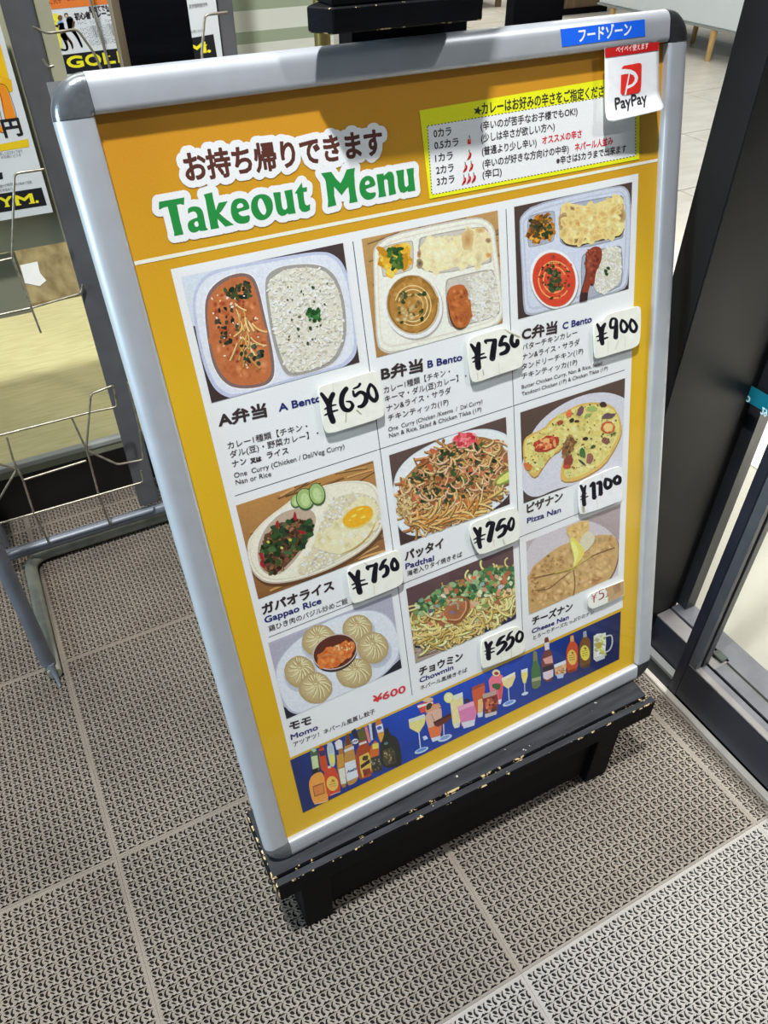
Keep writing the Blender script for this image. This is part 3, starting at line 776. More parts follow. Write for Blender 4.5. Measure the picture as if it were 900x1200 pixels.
# ---- spice level table
s1 = Ink(crop(490, 80, 3.333))
YEL = (246, 232, 20)
s1.poly([(5, 165), (865, 20), (864, 355), (45, 510)], YEL)
s1.poly([(36, 226), (848, 92), (850, 342), (54, 494)], (228, 230, 238))
def dashed(a, b, n):
    for k in range(n):
        t0, t1_ = (k + .1) / n, (k + .62) / n
        s1.line([(a[0] + (b[0] - a[0]) * t0, a[1] + (b[1] - a[1]) * t0), (a[0] + (b[0] - a[0]) * t1_, a[1] + (b[1] - a[1]) * t1_)], 3.4, (40, 40, 40), dz=s1.z)
dashed((36, 226), (848, 92), 62); dashed((54, 494), (850, 342), 62); dashed((36, 226), (54, 494), 22); dashed((848, 92), (850, 342), 20); s1.up()
star = []
for k in range(10):
    a = math.pi / 2 + k * math.pi / 5 - .15; r = 19 if k % 2 == 0 else 8; star.append((233 + r * math.cos(a), 166 - r * math.sin(a)))
s1.poly(star, (40, 44, 30))
BK = (44, 38, 36)
s1.text('カレーはお好みの辛さをご指定ください', (250, 178), (752, 102), 11.2, (40, 42, 30), bold=.28)
for b_, a, c in (('0カラ', (62, 270), (130, 259)), ('0.5カラ', (65, 316), (158, 301)), ('1カラ', (68, 366), (136, 354)), ('2カラ', (72, 413), (139, 401)), ('3カラ', (75, 457), (142, 445))):
    s1.text(b_, a, c, 8.4, BK, bold=.2)
for b_, a, c in (('(辛いのが苦手なお子様でもOK!)', (245, 240), (622, 180)), ('(少しは辛さが欲しい方へ)', (247, 288), (533, 240)), ('(普通より少し辛い)', (250, 338), (462, 302)),
                 ('(辛いのが好きな方向けの中辛)', (252, 388), (588, 327)), ('(辛口)', (252, 429), (326, 416)), ('※辛さは5カラまで出来ます', (540, 375), (812, 325))):
    s1.text(b_, a, c, 8.3, BK, bold=.16)
s1.text('オススメの辛さ', (485, 295), (638, 268), 8.2, RED, bold=.2)
s1.text('ネパール人並み', (612, 322), (760, 295), 8.2, RED, bold=.2)
def chili(x, y, s_=1.0, half=False):
    pts = [(x + 2, y - 20 * s_), (x + 5, y - 6), (x + 3, y + 6), (x - 6, y + 18 * s_)]
    if half: s1.poly([(x - 6, y - 6), (x + 6, y - 8), (x + 7, y + 12), (x - 6, y + 13)], (205, 36, 40))
    else: s1.marker(pts[1:], [10, 10, 3], (205, 36, 40), 3)
    s1.line([(x + 1, y - 22), (x + 2, y - 10)], 3.2, (60, 80, 40))
    s1.line([(x + 3, y - 6), (x + 1, y + 3)], 2, (240, 170, 150))
chili(199, 284, half=True); chili(198, 340)
for q in ((182, 388), (205, 383), (177, 437), (196, 432), (215, 428)): chili(*q)
s1.build('spice_table', poster, label='yellow spice level table with red chilies')

# ---- captions
def cap_block(name, cr, rows):
    k = Ink(crop(*cr))
    for r in rows: k.text(r[0], r[1], r[2], r[3], r[4], bold=r[5])
    return k.build(name, poster)
cap_block('caption', (190, 270, 3.75), [
 ('A弁当', (252, 860), (460, 812), 15, INK, .62), ('A Bento', (515, 795), (702, 750), 10.6, NAVY, .34),
 ('カレー1種類【チキン・', (290, 960), (640, 872), 8.2, INK, .05), ('ダル(豆)・野菜カレー】・', (300, 998), (688, 902), 8.2, INK, .05),
 ('ナン', (310, 1040), (372, 1024), 8.2, INK, .1), ('又は', (390, 1022), (436, 1011), 5.6, INK, .4), ('ライス', (462, 1001), (556, 978), 8.2, INK, .1),
 ('One  Curry (Chicken / Dal/Veg Curry)', (318, 1088), (802, 957), 7.6, INK, .04), ('Nan or Rice', (325, 1118), (480, 1079), 7.6, INK, .04)])
cap_block('caption', (420, 230, 4.14), [
 ('B弁当', (114, 888), (312, 843), 15, INK, .62), ('B Bento', (337, 832), (503, 795), 10.6, NAVY, .34),
 ('カレー1種類【チキン・', (125, 955), (445, 862), 8.2, INK, .05), ('キーマ・ダル(豆)カレー】・', (130, 998), (525, 884), 8.2, INK, .05),
 ('ナン&ライス・サラダ', (138, 1043), (450, 952), 8.2, INK, .05), ('チキンティッカ(1P)', (145, 1090), (437, 1008), 8.2, INK, .05),
 ('One  Curry (Chicken /Keema  /  Dal Curry)', (147, 1142), (602, 1003), 7.0, INK, .03), ('Nan & Rice, Salad & Chicken Tikka (1P)', (150, 1172), (597, 1041), 7.0, INK, .03)])
cap_block('caption', (590, 200, 4.288), [
 ('C弁当', (94, 848), (268, 810), 15, INK, .62), ('C Bento', (298, 797), (443, 760), 10.6, NAVY, .34),
 ('バターチキンカレー', (95, 903), (370, 825), 8.2, INK, .05), ('ナン&ライス・サラダ', (95, 950), (383, 872), 8.2, INK, .05),
 ('タンドリーチキン(1P)', (92, 1000), (400, 916), 8.2, INK, .05), ('チキンティッカ(1P)', (92, 1046), (370, 972), 8.2, INK, .05),
 ('Butter Chicken Curry, Nan & Rice, Salad', (92, 1097), (495, 975), 6.6, INK, .03), ('Tandoori Chicken (1P) & Chicken Tikka (1P)', (92, 1132), (523, 1000), 6.6, INK, .03)])
cap_block('caption', (270, 530, 4.286), [
 ('ガパオライス', (165, 812), (520, 686), 14.5, INK, .62), ('Gappao Rice', (175, 858), (457, 758), 11.2, NAVY, .34), ('鶏ひき肉のバジル炒めご飯', (195, 900), (590, 756), 8.6, INK, .05)])
cap_block('caption', (470, 630, 6), [
 ('パッタイ', (30, 160), (298, 65), 14.5, INK, .62), ('Padthai', (33, 222), (232, 160), 10.6, NAVY, .34), ('海老入りタイ焼きそば', (45, 270), (430, 130), 8, INK, .1)])
cap_block('caption', (470, 630, 6), [
 ('チョウミン', (130, 968), (432, 855), 14.5, INK, .62), ('Chowmin', (132, 1020), (367, 925), 10.6, NAVY, .34), ('ネパール風焼きそば', (135, 1072), (465, 940), 8, INK, .1)])
cap_block('caption', (600, 440, 6), [('ピザナン', (107, 965), (355, 872), 14.5, INK, .62), ('Pizza Nan', (107, 1040), (343, 960), 10.6, NAVY, .34)])
cap_block('caption', (600, 580, 6), [
 ('チーズナン', (142, 912), (423, 805), 14.5, INK, .62), ('Cheese Nan', (140, 975), (398, 872), 10.6, NAVY, .34), ('とろ〜りチーズたっぷりのナン', (150, 1017), (575, 833), 7.8, INK, .1)])
cap_block('caption', (310, 690, 5), [
 ('モモ', (150, 828), (272, 788), 14.5, INK, .62), ('Momo', (157, 885), (313, 823), 11.2, NAVY, .34), ('アツアツ！ネパール風蒸し餃子', (172, 926), (648, 726), 8.6, INK, .1),
 ('¥600', (637, 670), (825, 604), 15.5, (196, 48, 58), .5)])
# ================================================================ PRINTED FOOD PHOTOGRAPHS
def photo(cr, R, bg, seed, bg2=None):
    k = Ink(crop(*cr), R, seed)
    u0, u1, v0, v1 = R
    if bg2: k.poly([(u0, v0), (u1, v0), (u1, v1), (u0, v1)], bg, raw=True, grad=lambda u, v: bg2 if v > (v0 + v1) / 2 else bg)
    else: k.poly([(u0, v0), (u1, v0), (u1, v1), (u0, v1)], bg, raw=True)
    return k
def jc(r, c, a=14):
    d = r.uniform(-a, a); return tuple(max(0, min(255, int(v + d + r.uniform(-a / 4, a / 4)))) for v in c)
def blobs(k, region, n, cols, r0, r1, asp=1.6, jit=.25, nn=7):
    k.scatter(region, n, lambda x, y, z: (lambda q: k.ell(x, y, q * k.r.uniform(1, asp), q, k.r.uniform(0, 180), jc(k.r, k.r.choice(cols)), nn, jit, dz=z))(k.r.uniform(r0, r1)))
def soft(k, region, n, base, cols, r0, r1, asp=2.0):
    k.scatter(region, n, lambda x, y, z: (lambda q: k.fan(x, y, q * k.r.uniform(1, asp), q, k.r.uniform(0, 180), jc(k.r, k.r.choice(cols), 8), base, 9, .15, dz=z))(k.r.uniform(r0, r1)))
def inset(region, f=.86):
    cx = sum(q[0] for q in region) / len(region); cy = sum(q[1] for q in region) / len(region)
    return [(cx + (x - cx) * f, cy + (y - cy) * f) for x, y in region]
def strands(k, region, n, cols, ln, wd, curl=1.0, a0=0, a1=180):
    def f(x, y, z):
        a = math.radians(k.r.uniform(a0, a1)); L = k.r.uniform(.5, 1) * ln; da = k.r.uniform(-1, 1) * curl; P = [(x, y)]
        for i in range(6):
            a += da / 6; P.append((P[-1][0] + math.cos(a) * L / 6, P[-1][1] + math.sin(a) * L / 6))
        c = jc(k.r, k.r.choice(cols), 16); w_ = wd * k.r.uniform(.7, 1.2)
        k.line([(a_ + w_ * .3, b_ + w_ * .45) for a_, b_ in P], w_ * 1.15, tuple(int(v * .55) for v in c), dz=z)
        k.line(P, w_, c, dz=z + .012)
    k.scatter(region, n, f)
def rice(k, region, n, base=(206, 202, 186), s_=1.0):
    k.poly(region, base, smooth=1)
    blobs(k, region, n, [(226, 224, 212), (214, 210, 196), (190, 184, 162), (232, 230, 222)], 2.6 * s_, 5.2 * s_, 2.6)
def naan(k, pts, base, spots, seed_n=70, sc=1.0):
    k.poly(pts, base, smooth=2)
    inn = inset(pts, .88)
    soft(k, inn, seed_n, base, [tuple(min(255, int(c * 1.1) + 6) for c in base), tuple(int(c * .86) for c in base), tuple(int(c * .93) for c in base)], 10 * sc, 26 * sc, 2.0)
    for (x, y, rx, ry, rot, c) in spots: k.fan(x, y, rx * 1.25, ry * 1.25, rot, c, tuple(int(a_ * .35 + b_ * .65) for a_, b_ in zip(c, base)), 14, .15)

# A: divided tray of curry and rice ------------------------------------------------
k = photo((190, 270, 3.75), R_A, (58, 46, 46), 11, (66, 50, 50))
k.poly([(80, 190), (400, 120), (160, 420), (120, 420)], (196, 204, 214))
k.poly([(128, 330), (150, 240), (200, 185), (290, 158), (500, 120), (700, 88), (765, 110), (805, 160), (835, 260), (862, 500), (845, 565), (780, 612), (600, 655), (330, 742), (265, 728), (215, 680), (170, 560)], (178, 184, 206), smooth=2)
k.poly([(140, 330), (160, 250), (208, 197), (300, 172), (500, 135), (698, 102), (755, 122), (792, 170), (822, 262), (848, 495), (830, 552), (770, 598), (590, 640), (330, 726), (275, 712), (228, 668), (183, 555)], (206, 210, 230), smooth=2)
wl = [(184, 350), (200, 268), (260, 212), (340, 184), (398, 196), (425, 255), (450, 370), (482, 500), (498, 620), (478, 670), (425, 690), (350, 697), (285, 682), (232, 618), (205, 520)]
k.poly([(q[0] * 1.03 - 10, q[1] * 1.02 - 9) for q in wl], (228, 230, 242), smooth=2)
k.poly(wl, (120, 96, 92), smooth=2)
ci = [(195, 352), (212, 280), (268, 226), (340, 198), (388, 210), (412, 262), (440, 375), (468, 505), (484, 615), (466, 660), (420, 677), (352, 683), (292, 668), (245, 608), (216, 520)]
k.poly(ci, (178, 102, 58), smooth=2)
soft(k, inset(ci, .84), 110, (178, 102, 58), [(192, 118, 72), (160, 84, 42), (202, 132, 88), (150, 74, 36)], 10, 26, 2)
hi = [(210, 300), (330, 210), (400, 260), (440, 420), (460, 600), (330, 610), (240, 520)]
soft(k, inset(hi, .9), 40, (170, 88, 48), [(110, 36, 22), (140, 48, 28)], 6, 12, 2)
strands(k, [(320, 320), (400, 330), (400, 560), (330, 580)], 26, [(206, 164, 96), (190, 142, 74), (222, 186, 128)], 90, 7, 1.2, 50, 130)
blobs(k, [(270, 250), (380, 225), (390, 290), (300, 305)], 40, [(40, 52, 30), (28, 38, 24), (62, 72, 40)], 5, 11)
blobs(k, [(230, 300), (330, 340), (330, 470), (250, 520)], 26, [(42, 54, 34), (70, 64, 40), (30, 36, 26)], 5, 10)
blobs(k, [(340, 500), (450, 510), (440, 600), (350, 590)], 22, [(36, 52, 36), (60, 78, 56), (30, 36, 26)], 6, 10)
blobs(k, hi, 26, [(244, 222, 200), (230, 196, 166)], 2.5, 5, 1.8)
wr = [(448, 232), (470, 182), (540, 152), (682, 145), (755, 185), (795, 275), (812, 400), (806, 495), (765, 578), (692, 614), (580, 645), (535, 630), (495, 525), (466, 385)]
k.poly([(q[0] * 1.01 - 6, q[1] * 1.012 - 5) for q in wr], (232, 234, 244), smooth=2)
k.poly(wr, (150, 146, 140), smooth=2)
rice(k, [(462, 242), (485, 205), (545, 168), (675, 160), (742, 198), (782, 280), (797, 400), (792, 488), (752, 565), (685, 602), (585, 630), (548, 615), (510, 520), (480, 385)], 900)
blobs(k, [(630, 350), (690, 345), (695, 400), (645, 395)], 30, [(40, 96, 40), (58, 120, 52), (26, 70, 30)], 5, 10)
blobs(k, [(520, 220), (740, 230), (740, 480), (560, 520)], 26, [(60, 78, 44), (96, 100, 60), (50, 60, 36)], 2, 5)
for q in ((662, 250), (598, 432), (652, 428), (640, 495)): k.ell(*q, 7, 8, 0, (44, 70, 36), 7, .3)
k.build('food_photo', poster, M_photo, 'photo of curry and rice in a divided tray')

# B / C: four-part bento trays -----------------------------------------------------
def bento(cr, R, seed, bg, tray, T_):
    k = photo(cr, R, bg[0], seed, bg[1])
    if bg[2]: strands(k, [(20, 60), (720, 60), (720, 780), (60, 780)], 60, [bg[0], bg[1], tuple(int(c * .9) for c in bg[1])], 260, 9, .1, -25, -8)
    k.poly(T_['out'], tuple(int(c * .84) for c in tray), smooth=1)
    k.poly(T_['rim'], tray, smooth=1)
    k.poly(T_['rim2'], tuple(int(c * .93) for c in tray), smooth=1)
    k.poly(T_['rim3'], tuple(min(255, c + 2) for c in tray), smooth=1)
    for w_ in T_['wells']:
        k.poly(w_, tuple(int(c * .70) for c in tray), smooth=1)
        cx = sum(q[0] for q in w_) / len(w_); cy = sum(q[1] for q in w_) / len(w_)
        k.poly([(cx + (x - cx) * .95, cy + (y - cy) * .95) for x, y in w_], tuple(int(c * .84) for c in tray), smooth=1)
    return k
TB = dict(out=[(70, 285), (78, 240), (150, 188), (350, 140), (560, 100), (615, 108), (662, 150), (668, 220), (690, 400), (706, 560), (690, 610), (640, 640), (400, 710), (170, 768), (115, 755), (88, 720), (80, 560)],
          rim=[(76, 285), (85, 248), (155, 195), (352, 148), (560, 108), (612, 116), (655, 156), (662, 222), (684, 400), (699, 555), (684, 602), (636, 632), (400, 700), (172, 755), (118, 742), (96, 712), (86, 560)],
          rim2=[(90, 290), (100, 258), (160, 212), (355, 165), (560, 124), (604, 132), (640, 166), (648, 225), (670, 400), (684, 550), (672, 592), (628, 618), (400, 682), (176, 735), (128, 725), (108, 700), (98, 560)],
          rim3=[(96, 292), (106, 264), (164, 220), (356, 173), (560, 132), (600, 140), (633, 172), (641, 228), (663, 400), (676, 548), (664, 586), (624, 610), (400, 672), (180, 722), (134, 714), (114, 694), (104, 560)],
          wells=[[(105, 270), (125, 240), (255, 212), (268, 225), (268, 345), (250, 362), (130, 395), (115, 385)],
                 [(290, 212), (310, 195), (600, 140), (635, 170), (650, 310), (640, 325), (400, 380), (330, 365), (292, 345)],
                 [(420, 415), (440, 395), (640, 350), (660, 365), (690, 540), (680, 580), (480, 640), (440, 630), (428, 560)]])
k = bento((420, 230, 4.14), R_B, 21, ((158, 118, 66), (176, 138, 84), True), (226, 218, 204), TB)
# salad
blobs(k, [(110, 265), (240, 235), (262, 330), (140, 385), (125, 340)], 70, [(214, 160, 40), (196, 138, 34), (226, 184, 70)], 8, 20, 2.4)
blobs(k, [(140, 260), (200, 250), (215, 340), (165, 360)], 34, [(50, 92, 36), (38, 72, 30), (90, 120, 44)], 6, 13, 2)
# rolled naan
nb = [(288, 290), (300, 240), (345, 205), (430, 200), (520, 185), (560, 155), (610, 150), (640, 190), (650, 250), (640, 310), (560, 330), (470, 340), (420, 362), (350, 362), (300, 345)]
naan(k, nb, (222, 206, 158), [(530, 210, 26, 44, 10, (176, 128, 70)), (590, 165, 20, 12, 0, (190, 146, 84)), (295, 280, 8, 18, 0, (130, 70, 40)), (298, 325, 14, 20, 0, (70, 44, 30)), (630, 215, 12, 10, 0, (110, 70, 36)), (632, 285, 12, 10, 0, (190, 120, 40)), (365, 265, 6, 8, 0, (190, 140, 80))], 90, 1.1)
soft(k, [(330, 230), (470, 220), (470, 310), (340, 325)], 16, (222, 206, 158), [(238, 228, 190)], 16, 34, 2)
# curry bowl
k.ell(270, 540, 142, 158, -10, (168, 160, 150), 40); k.ell(266, 534, 141, 156, -10, (236, 232, 224), 40); k.ell(264, 526, 130, 146, -8, (190, 176, 150), 40); k.ell(262, 524, 122, 140, -8, (140, 98, 40), 40)
k.ell(264, 530, 112, 126, -8, (164, 118, 52), 40)
cr_ = [(170, 470), (230, 420), (310, 420), (365, 480), (360, 570), (300, 640), (220, 640), (165, 570)]
soft(k, cr_, 60, (164, 118, 52), [(178, 132, 66), (146, 102, 42), (190, 146, 80), (130, 92, 38)], 10, 24, 2)
for rr, c in ((92, (214, 190, 130)), (74, (222, 202, 150)), (52, (206, 180, 120))):
    k.line([(264 + rr * math.cos(t / 10) * .95, 530 + rr * math.sin(t / 10) * 1.05) for t in range(34, 86)], 5, c)
blobs(k, [(190, 470), (330, 430), (320, 600), (190, 620)], 26, [(60, 74, 34), (40, 58, 30), (110, 104, 60)], 6, 11)
soft(k, [(200, 540), (270, 540), (260, 600), (190, 600)], 14, (170, 130, 70), [(196, 180, 130), (206, 196, 150)], 8, 14)
# chicken and rice
rice(k, [(530, 395), (640, 358), (668, 400), (686, 540), (672, 575), (590, 606), (550, 610), (545, 480)], 420, s_=1.0)
ch = [(432, 460), (450, 435), (500, 425), (520, 440), (530, 500), (548, 520), (545, 600), (520, 635), (480, 640), (455, 610), (440, 560)]
k.poly([(x - 5, y + 8) for x, y in ch], (90, 60, 40), smooth=2)
k.poly(ch, (176, 96, 44), smooth=2)
soft(k, inset(ch, .78), 60, (170, 92, 42), [(186, 110, 56), (140, 70, 30), (200, 128, 72), (120, 56, 26)], 9, 20, 2)
k.build('food_photo', poster, M_photo, 'photo of bento tray with yellow curry, naan roll, chicken and rice')

TC = dict(out=[(78, 262), (90, 222), (150, 172), (350, 120), (580, 72), (620, 85), (640, 130), (645, 300), (630, 560), (600, 604), (400, 660), (180, 722), (120, 728), (100, 700), (95, 560)],
          rim=[(84, 262), (96, 228), (154, 180), (352, 128), (578, 80), (614, 92), (632, 132), (637, 300), (622, 555), (592, 596), (400, 650), (180, 712), (124, 716), (108, 692), (102, 560)],
          rim2=[(96, 268), (108, 238), (160, 195), (354, 144), (574, 98), (602, 108), (618, 140), (622, 300), (608, 545), (580, 582), (400, 634), (182, 694), (134, 698), (120, 678), (112, 560)],
          rim3=[(103, 272), (115, 244), (164, 204), (356, 152), (572, 107), (596, 116), (610, 144), (614, 300), (600, 540), (574, 574), (400, 624), (184, 682), (140, 686), (126, 670), (119, 560)],
          wells=[[(118, 248), (140, 220), (245, 198), (262, 212), (258, 345), (240, 362), (135, 388), (122, 375)],
                 [(282, 190), (300, 170), (590, 118), (608, 140), (606, 330), (590, 345), (380, 395), (300, 375), (280, 350)],
                 [(388, 440), (410, 412), (580, 372), (598, 390), (600, 560), (580, 590), (420, 650), (392, 640)]])
k = bento((590, 200, 4.288), R_C, 31, ((62, 48, 44), (74, 56, 50), False), (190, 196, 210), TC)
blobs(k, [(140, 245), (235, 210), (250, 330), (150, 365), (130, 330)], 80, [(186, 120, 30), (160, 98, 26), (206, 150, 50), (120, 70, 22)], 7, 17, 2.2)
blobs(k, [(140, 250), (240, 220), (240, 320), (150, 350)], 40, [(52, 74, 30), (36, 50, 24), (90, 60, 30)], 5, 12, 2)
nc = [(286, 185), (300, 165), (350, 165), (410, 180), (480, 160), (560, 130), (600, 128), (610, 200), (606, 320), (540, 335), (440, 355), (370, 378), (300, 365), (284, 300)]
k.poly([(x, y + 8) for x, y in nc], (70, 48, 34), smooth=1)
naan(k, nc, (216, 196, 130), [(300, 255, 22, 34, 8, (112, 66, 36)), (586, 225, 22, 34, 0, (134, 92, 56)), (590, 180, 12, 14, 0, (150, 100, 60)), (375, 265, 24, 14, 20, (190, 136, 64)), (430, 200, 20, 12, 40, (196, 148, 76)), (380, 350, 30, 10, -10, (90, 56, 34)), (500, 250, 26, 18, 0, (228, 210, 150)), (470, 300, 22, 12, 0, (190, 142, 70)), (345, 190, 30, 8, 10, (120, 82, 46))], 100, 1.0)
soft(k, inset(nc, .9), 70, (214, 194, 128), [(196, 150, 82), (232, 218, 166), (204, 168, 100)], 8, 18, 2.2)
k.ell(256, 550, 122, 152, -12, (136, 128, 126), 40); k.ell(254, 545, 120, 150, -12, (226, 222, 222), 40); k.ell(254, 548, 108, 138, -10, (190, 90, 60), 40); k.ell(254, 548, 104, 132, -10, (198, 62, 36), 40)
soft(k, [(185, 485), (250, 435), (330, 480), (330, 580), (265, 655), (195, 630), (170, 560)], 60, (194, 62, 38), [(208, 84, 50), (172, 44, 26), (216, 100, 64)], 10, 20, 2)
for rr in (80, 56): k.line([(256 + rr * math.cos(t / 8), 548 + rr * 1.15 * math.sin(t / 8)) for t in range(5, 48)], 7, (232, 146, 84))
blobs(k, [(225, 500), (285, 495), (285, 600), (235, 600)], 40, [(50, 70, 36), (34, 48, 28), (80, 84, 44)], 7, 13)
blobs(k, [(180, 480), (250, 425), (340, 480), (330, 600), (260, 665), (190, 630)], 34, [(70, 60, 30), (50, 56, 28), (150, 50, 30)], 4, 8)
for x in range(232, 286, 9): k.ell(x, 466 + (x - 232) * -.05, 3, 2.5, 0, (240, 190, 90), 6)
rice(k, [(470, 440), (500, 390), (560, 378), (590, 400), (594, 540), (570, 580), (500, 622), (460, 605), (450, 560)], 300, (196, 192, 174), .9)
for q in ((525, 490), (518, 518), (512, 505)): k.ell(*q, 11, 9, 30, (36, 64, 30), 8, .3)
dr = [(415, 440), (425, 400), (455, 378), (490, 385), (497, 430), (480, 480), (462, 510), (455, 580), (440, 560), (425, 600), (420, 655), (385, 660), (390, 610), (410, 550), (420, 490)]
k.poly([(x - 6, y + 6) for x, y in dr], (60, 36, 30), smooth=1); k.poly(dr, (132, 54, 34), smooth=2)
soft(k, [(425, 405), (482, 395), (475, 470), (440, 550), (424, 480)], 60, (128, 54, 36), [(150, 72, 46), (96, 34, 24), (172, 92, 62), (80, 30, 22)], 6, 14, 2)
k.poly([(386, 610), (424, 612), (420, 655), (385, 660)], (58, 34, 30))
k.build('food_photo', poster, M_photo, 'photo of bento tray with red curry, naan, drumstick and rice')

# Gappao rice ----------------------------------------------------------------------
k = photo((270, 530, 4.286), R_G, (128, 86, 48), 41, (170, 124, 68))
strands(k, [(30, 60), (740, 40), (790, 500), (140, 730)], 70, [(176, 128, 70), (150, 106, 58), (190, 142, 84)], 240, 10, .1, -35, -12)
po = [(80, 470), (100, 420), (170, 340), (280, 260), (330, 215), (470, 165), (600, 140), (720, 150), (760, 220), (775, 300), (770, 380), (700, 470), (560, 560), (420, 620), (280, 658), (180, 660), (120, 620), (90, 560)]
k.poly([(x + 6, y + 16) for x, y in po], (92, 62, 38), smooth=2)
k.poly(po, (186, 172, 150), smooth=2)
k.poly([(x * .985 + 6, y * .985 + 2) for x, y in po], (226, 216, 198), smooth=2)
k.poly([(x * .96 + 16, y * .955 + 12) for x, y in po], (206, 194, 172), smooth=2)
k.poly([(x * .945 + 21, y * .935 + 20) for x, y in po], (224, 214, 194), smooth=2)
wl = [(130, 500), (160, 400), (230, 320), (300, 285), (390, 280), (430, 310), (428, 370), (390, 450), (330, 540), (260, 610), (200, 620), (150, 590)]
k.poly([(x * 1.02 - 8, y * 1.02 - 14) for x, y in wl], (238, 230, 214), smooth=2)
k.poly(wl, (176, 156, 134), smooth=2)
mt = [(150, 490), (185, 410), (240, 360), (330, 335), (410, 345), (418, 375), (380, 450), (320, 530), (250, 600), (200, 612), (160, 580)]
k.poly(mt, (84, 56, 38), smooth=2)
blobs(k, mt, 240, [(112, 76, 50), (72, 46, 32), (140, 98, 64), (58, 40, 28), (94, 60, 40)], 6, 13, 1.6)
blobs(k, mt, 70, [(40, 62, 34), (30, 46, 26), (56, 84, 44)], 8, 16, 1.8)
for (x, y, a) in ((235, 360, 85), (325, 325, 80), (160, 560, 60), (155, 520, 70), (360, 400, 20)): k.ell(x, y, 22, 9, a, (150, 34, 40), 8, .3)
for q in ((258, 480), (190, 450), (300, 440)): k.ell(*q, 9, 7, 20, (190, 180, 80), 7)
rr_ = [(420, 470), (470, 300), (520, 230), (620, 200), (720, 220), (755, 280), (750, 350), (700, 430), (600, 500), (480, 570), (380, 620), (330, 600), (350, 540)]
rice(k, rr_, 520, (204, 194, 160), 1.1)
eg = [(415, 480), (420, 430), (480, 390), (540, 340), (600, 280), (640, 220), (700, 225), (740, 270), (735, 350), (690, 430), (620, 490), (560, 515), (480, 500)]
k.poly(eg, (214, 206, 166), smooth=2); soft(k, inset(eg, .84), 46, (214, 206, 166), [(226, 218, 184), (196, 184, 132), (232, 226, 200)], 14, 34, 2.2)
k.poly([(560, 360), (600, 300), (650, 270), (705, 270), (722, 310), (700, 350), (650, 385), (590, 388)], (206, 190, 110), smooth=2)
k.poly([(555, 345), (590, 295), (645, 267), (700, 268), (718, 300), (700, 340), (650, 372), (590, 380)], (232, 162, 30), smooth=2)
for q in ((620, 318, 16, 6), (665, 325, 14, 5), (600, 340, 8, 4), (650, 285, 18, 4)): k.ell(*q, -20, (250, 206, 96), 10, .2)
k.marker([(560, 508), (620, 482), (690, 424), (732, 345)], [3, 8, 8, 3], (196, 164, 84))
for (x, y, rx, ry, a) in ((330, 245, 28, 34, 10), (375, 235, 46, 56, -10), (435, 210, 42, 58, -12)):
    k.ell(x, y, rx, ry, a, (62, 92, 46), 22); k.ell(x - 1, y - 3, rx * .88, ry * .88, a, (150, 176, 110), 22); k.ell(x, y + 2, rx * .5, ry * .6, a, (176, 196, 138), 16)
k.build('food_photo', poster, M_photo, 'photo of basil mince with rice and fried egg')

# Padthai ---------------------------------------------------------------------------
k = photo((450, 470, 5.294), R_P, (58, 40, 40), 51, (88, 68, 62))
pl = [(55, 520), (80, 430), (160, 340), (290, 265), (440, 200), (600, 168), (700, 180), (780, 215), (800, 330), (800, 560), (700, 660), (560, 740), (420, 800), (280, 835), (150, 838), (80, 780), (58, 650)]
k.poly(pl, (196, 204, 216), smooth=2)
k.poly([(x * .98 + 8, y * .98 + 10) for x, y in pl], (214, 220, 232), smooth=2)
fo = [(75, 620), (110, 500), (190, 410), (320, 300), (430, 250), (560, 215), (680, 235), (770, 310), (785, 420), (730, 530), (640, 620), (560, 700), (430, 760), (330, 800), (200, 780), (110, 720)]
k.poly(fo, (150, 106, 62), smooth=2)
strands(k, fo, 620, [(196, 154, 92), (176, 128, 70), (212, 176, 116), (190, 140, 84), (160, 108, 60)], 110, 11, 2.2)
blobs(k, fo, 120, [(186, 98, 62), (206, 128, 90), (150, 78, 46)], 7, 15, 2)
blobs(k, [(150, 480), (330, 290), (560, 240), (700, 330), (680, 520), (420, 650), (170, 600)], 150, [(48, 68, 36), (34, 50, 28), (70, 92, 48), (58, 62, 40)], 6, 14, 2)
strands(k, fo, 120, [(222, 190, 134), (206, 160, 110), (226, 176, 140)], 90, 9, 2.0)
blobs(k, [(75, 600), (150, 580), (175, 650), (140, 720), (85, 690)], 90, [(186, 160, 104), (206, 184, 130), (150, 120, 74)], 5, 10)
strands(k, [(120, 720), (330, 700), (560, 650), (690, 560), (560, 710), (330, 790), (200, 780)], 80, [(216, 178, 108), (204, 158, 88), (196, 130, 60)], 120, 12, 1.4, -50, 10)
blobs(k, [(440, 230), (480, 200), (560, 205), (570, 250), (520, 275), (450, 275)], 80, [(214, 70, 78), (232, 104, 108), (186, 48, 58), (240, 140, 136)], 7, 15, 2.2)
k.poly([(685, 500), (720, 455), (780, 420), (800, 420), (800, 480), (760, 510), (700, 530)], (120, 146, 54), smooth=1)
k.poly([(692, 502), (725, 465), (780, 432), (800, 432), (800, 468), (755, 496), (705, 516)], (206, 206, 110), smooth=1)
k.build('food_photo', poster, M_photo, 'photo of fried noodles with red ginger and lime')

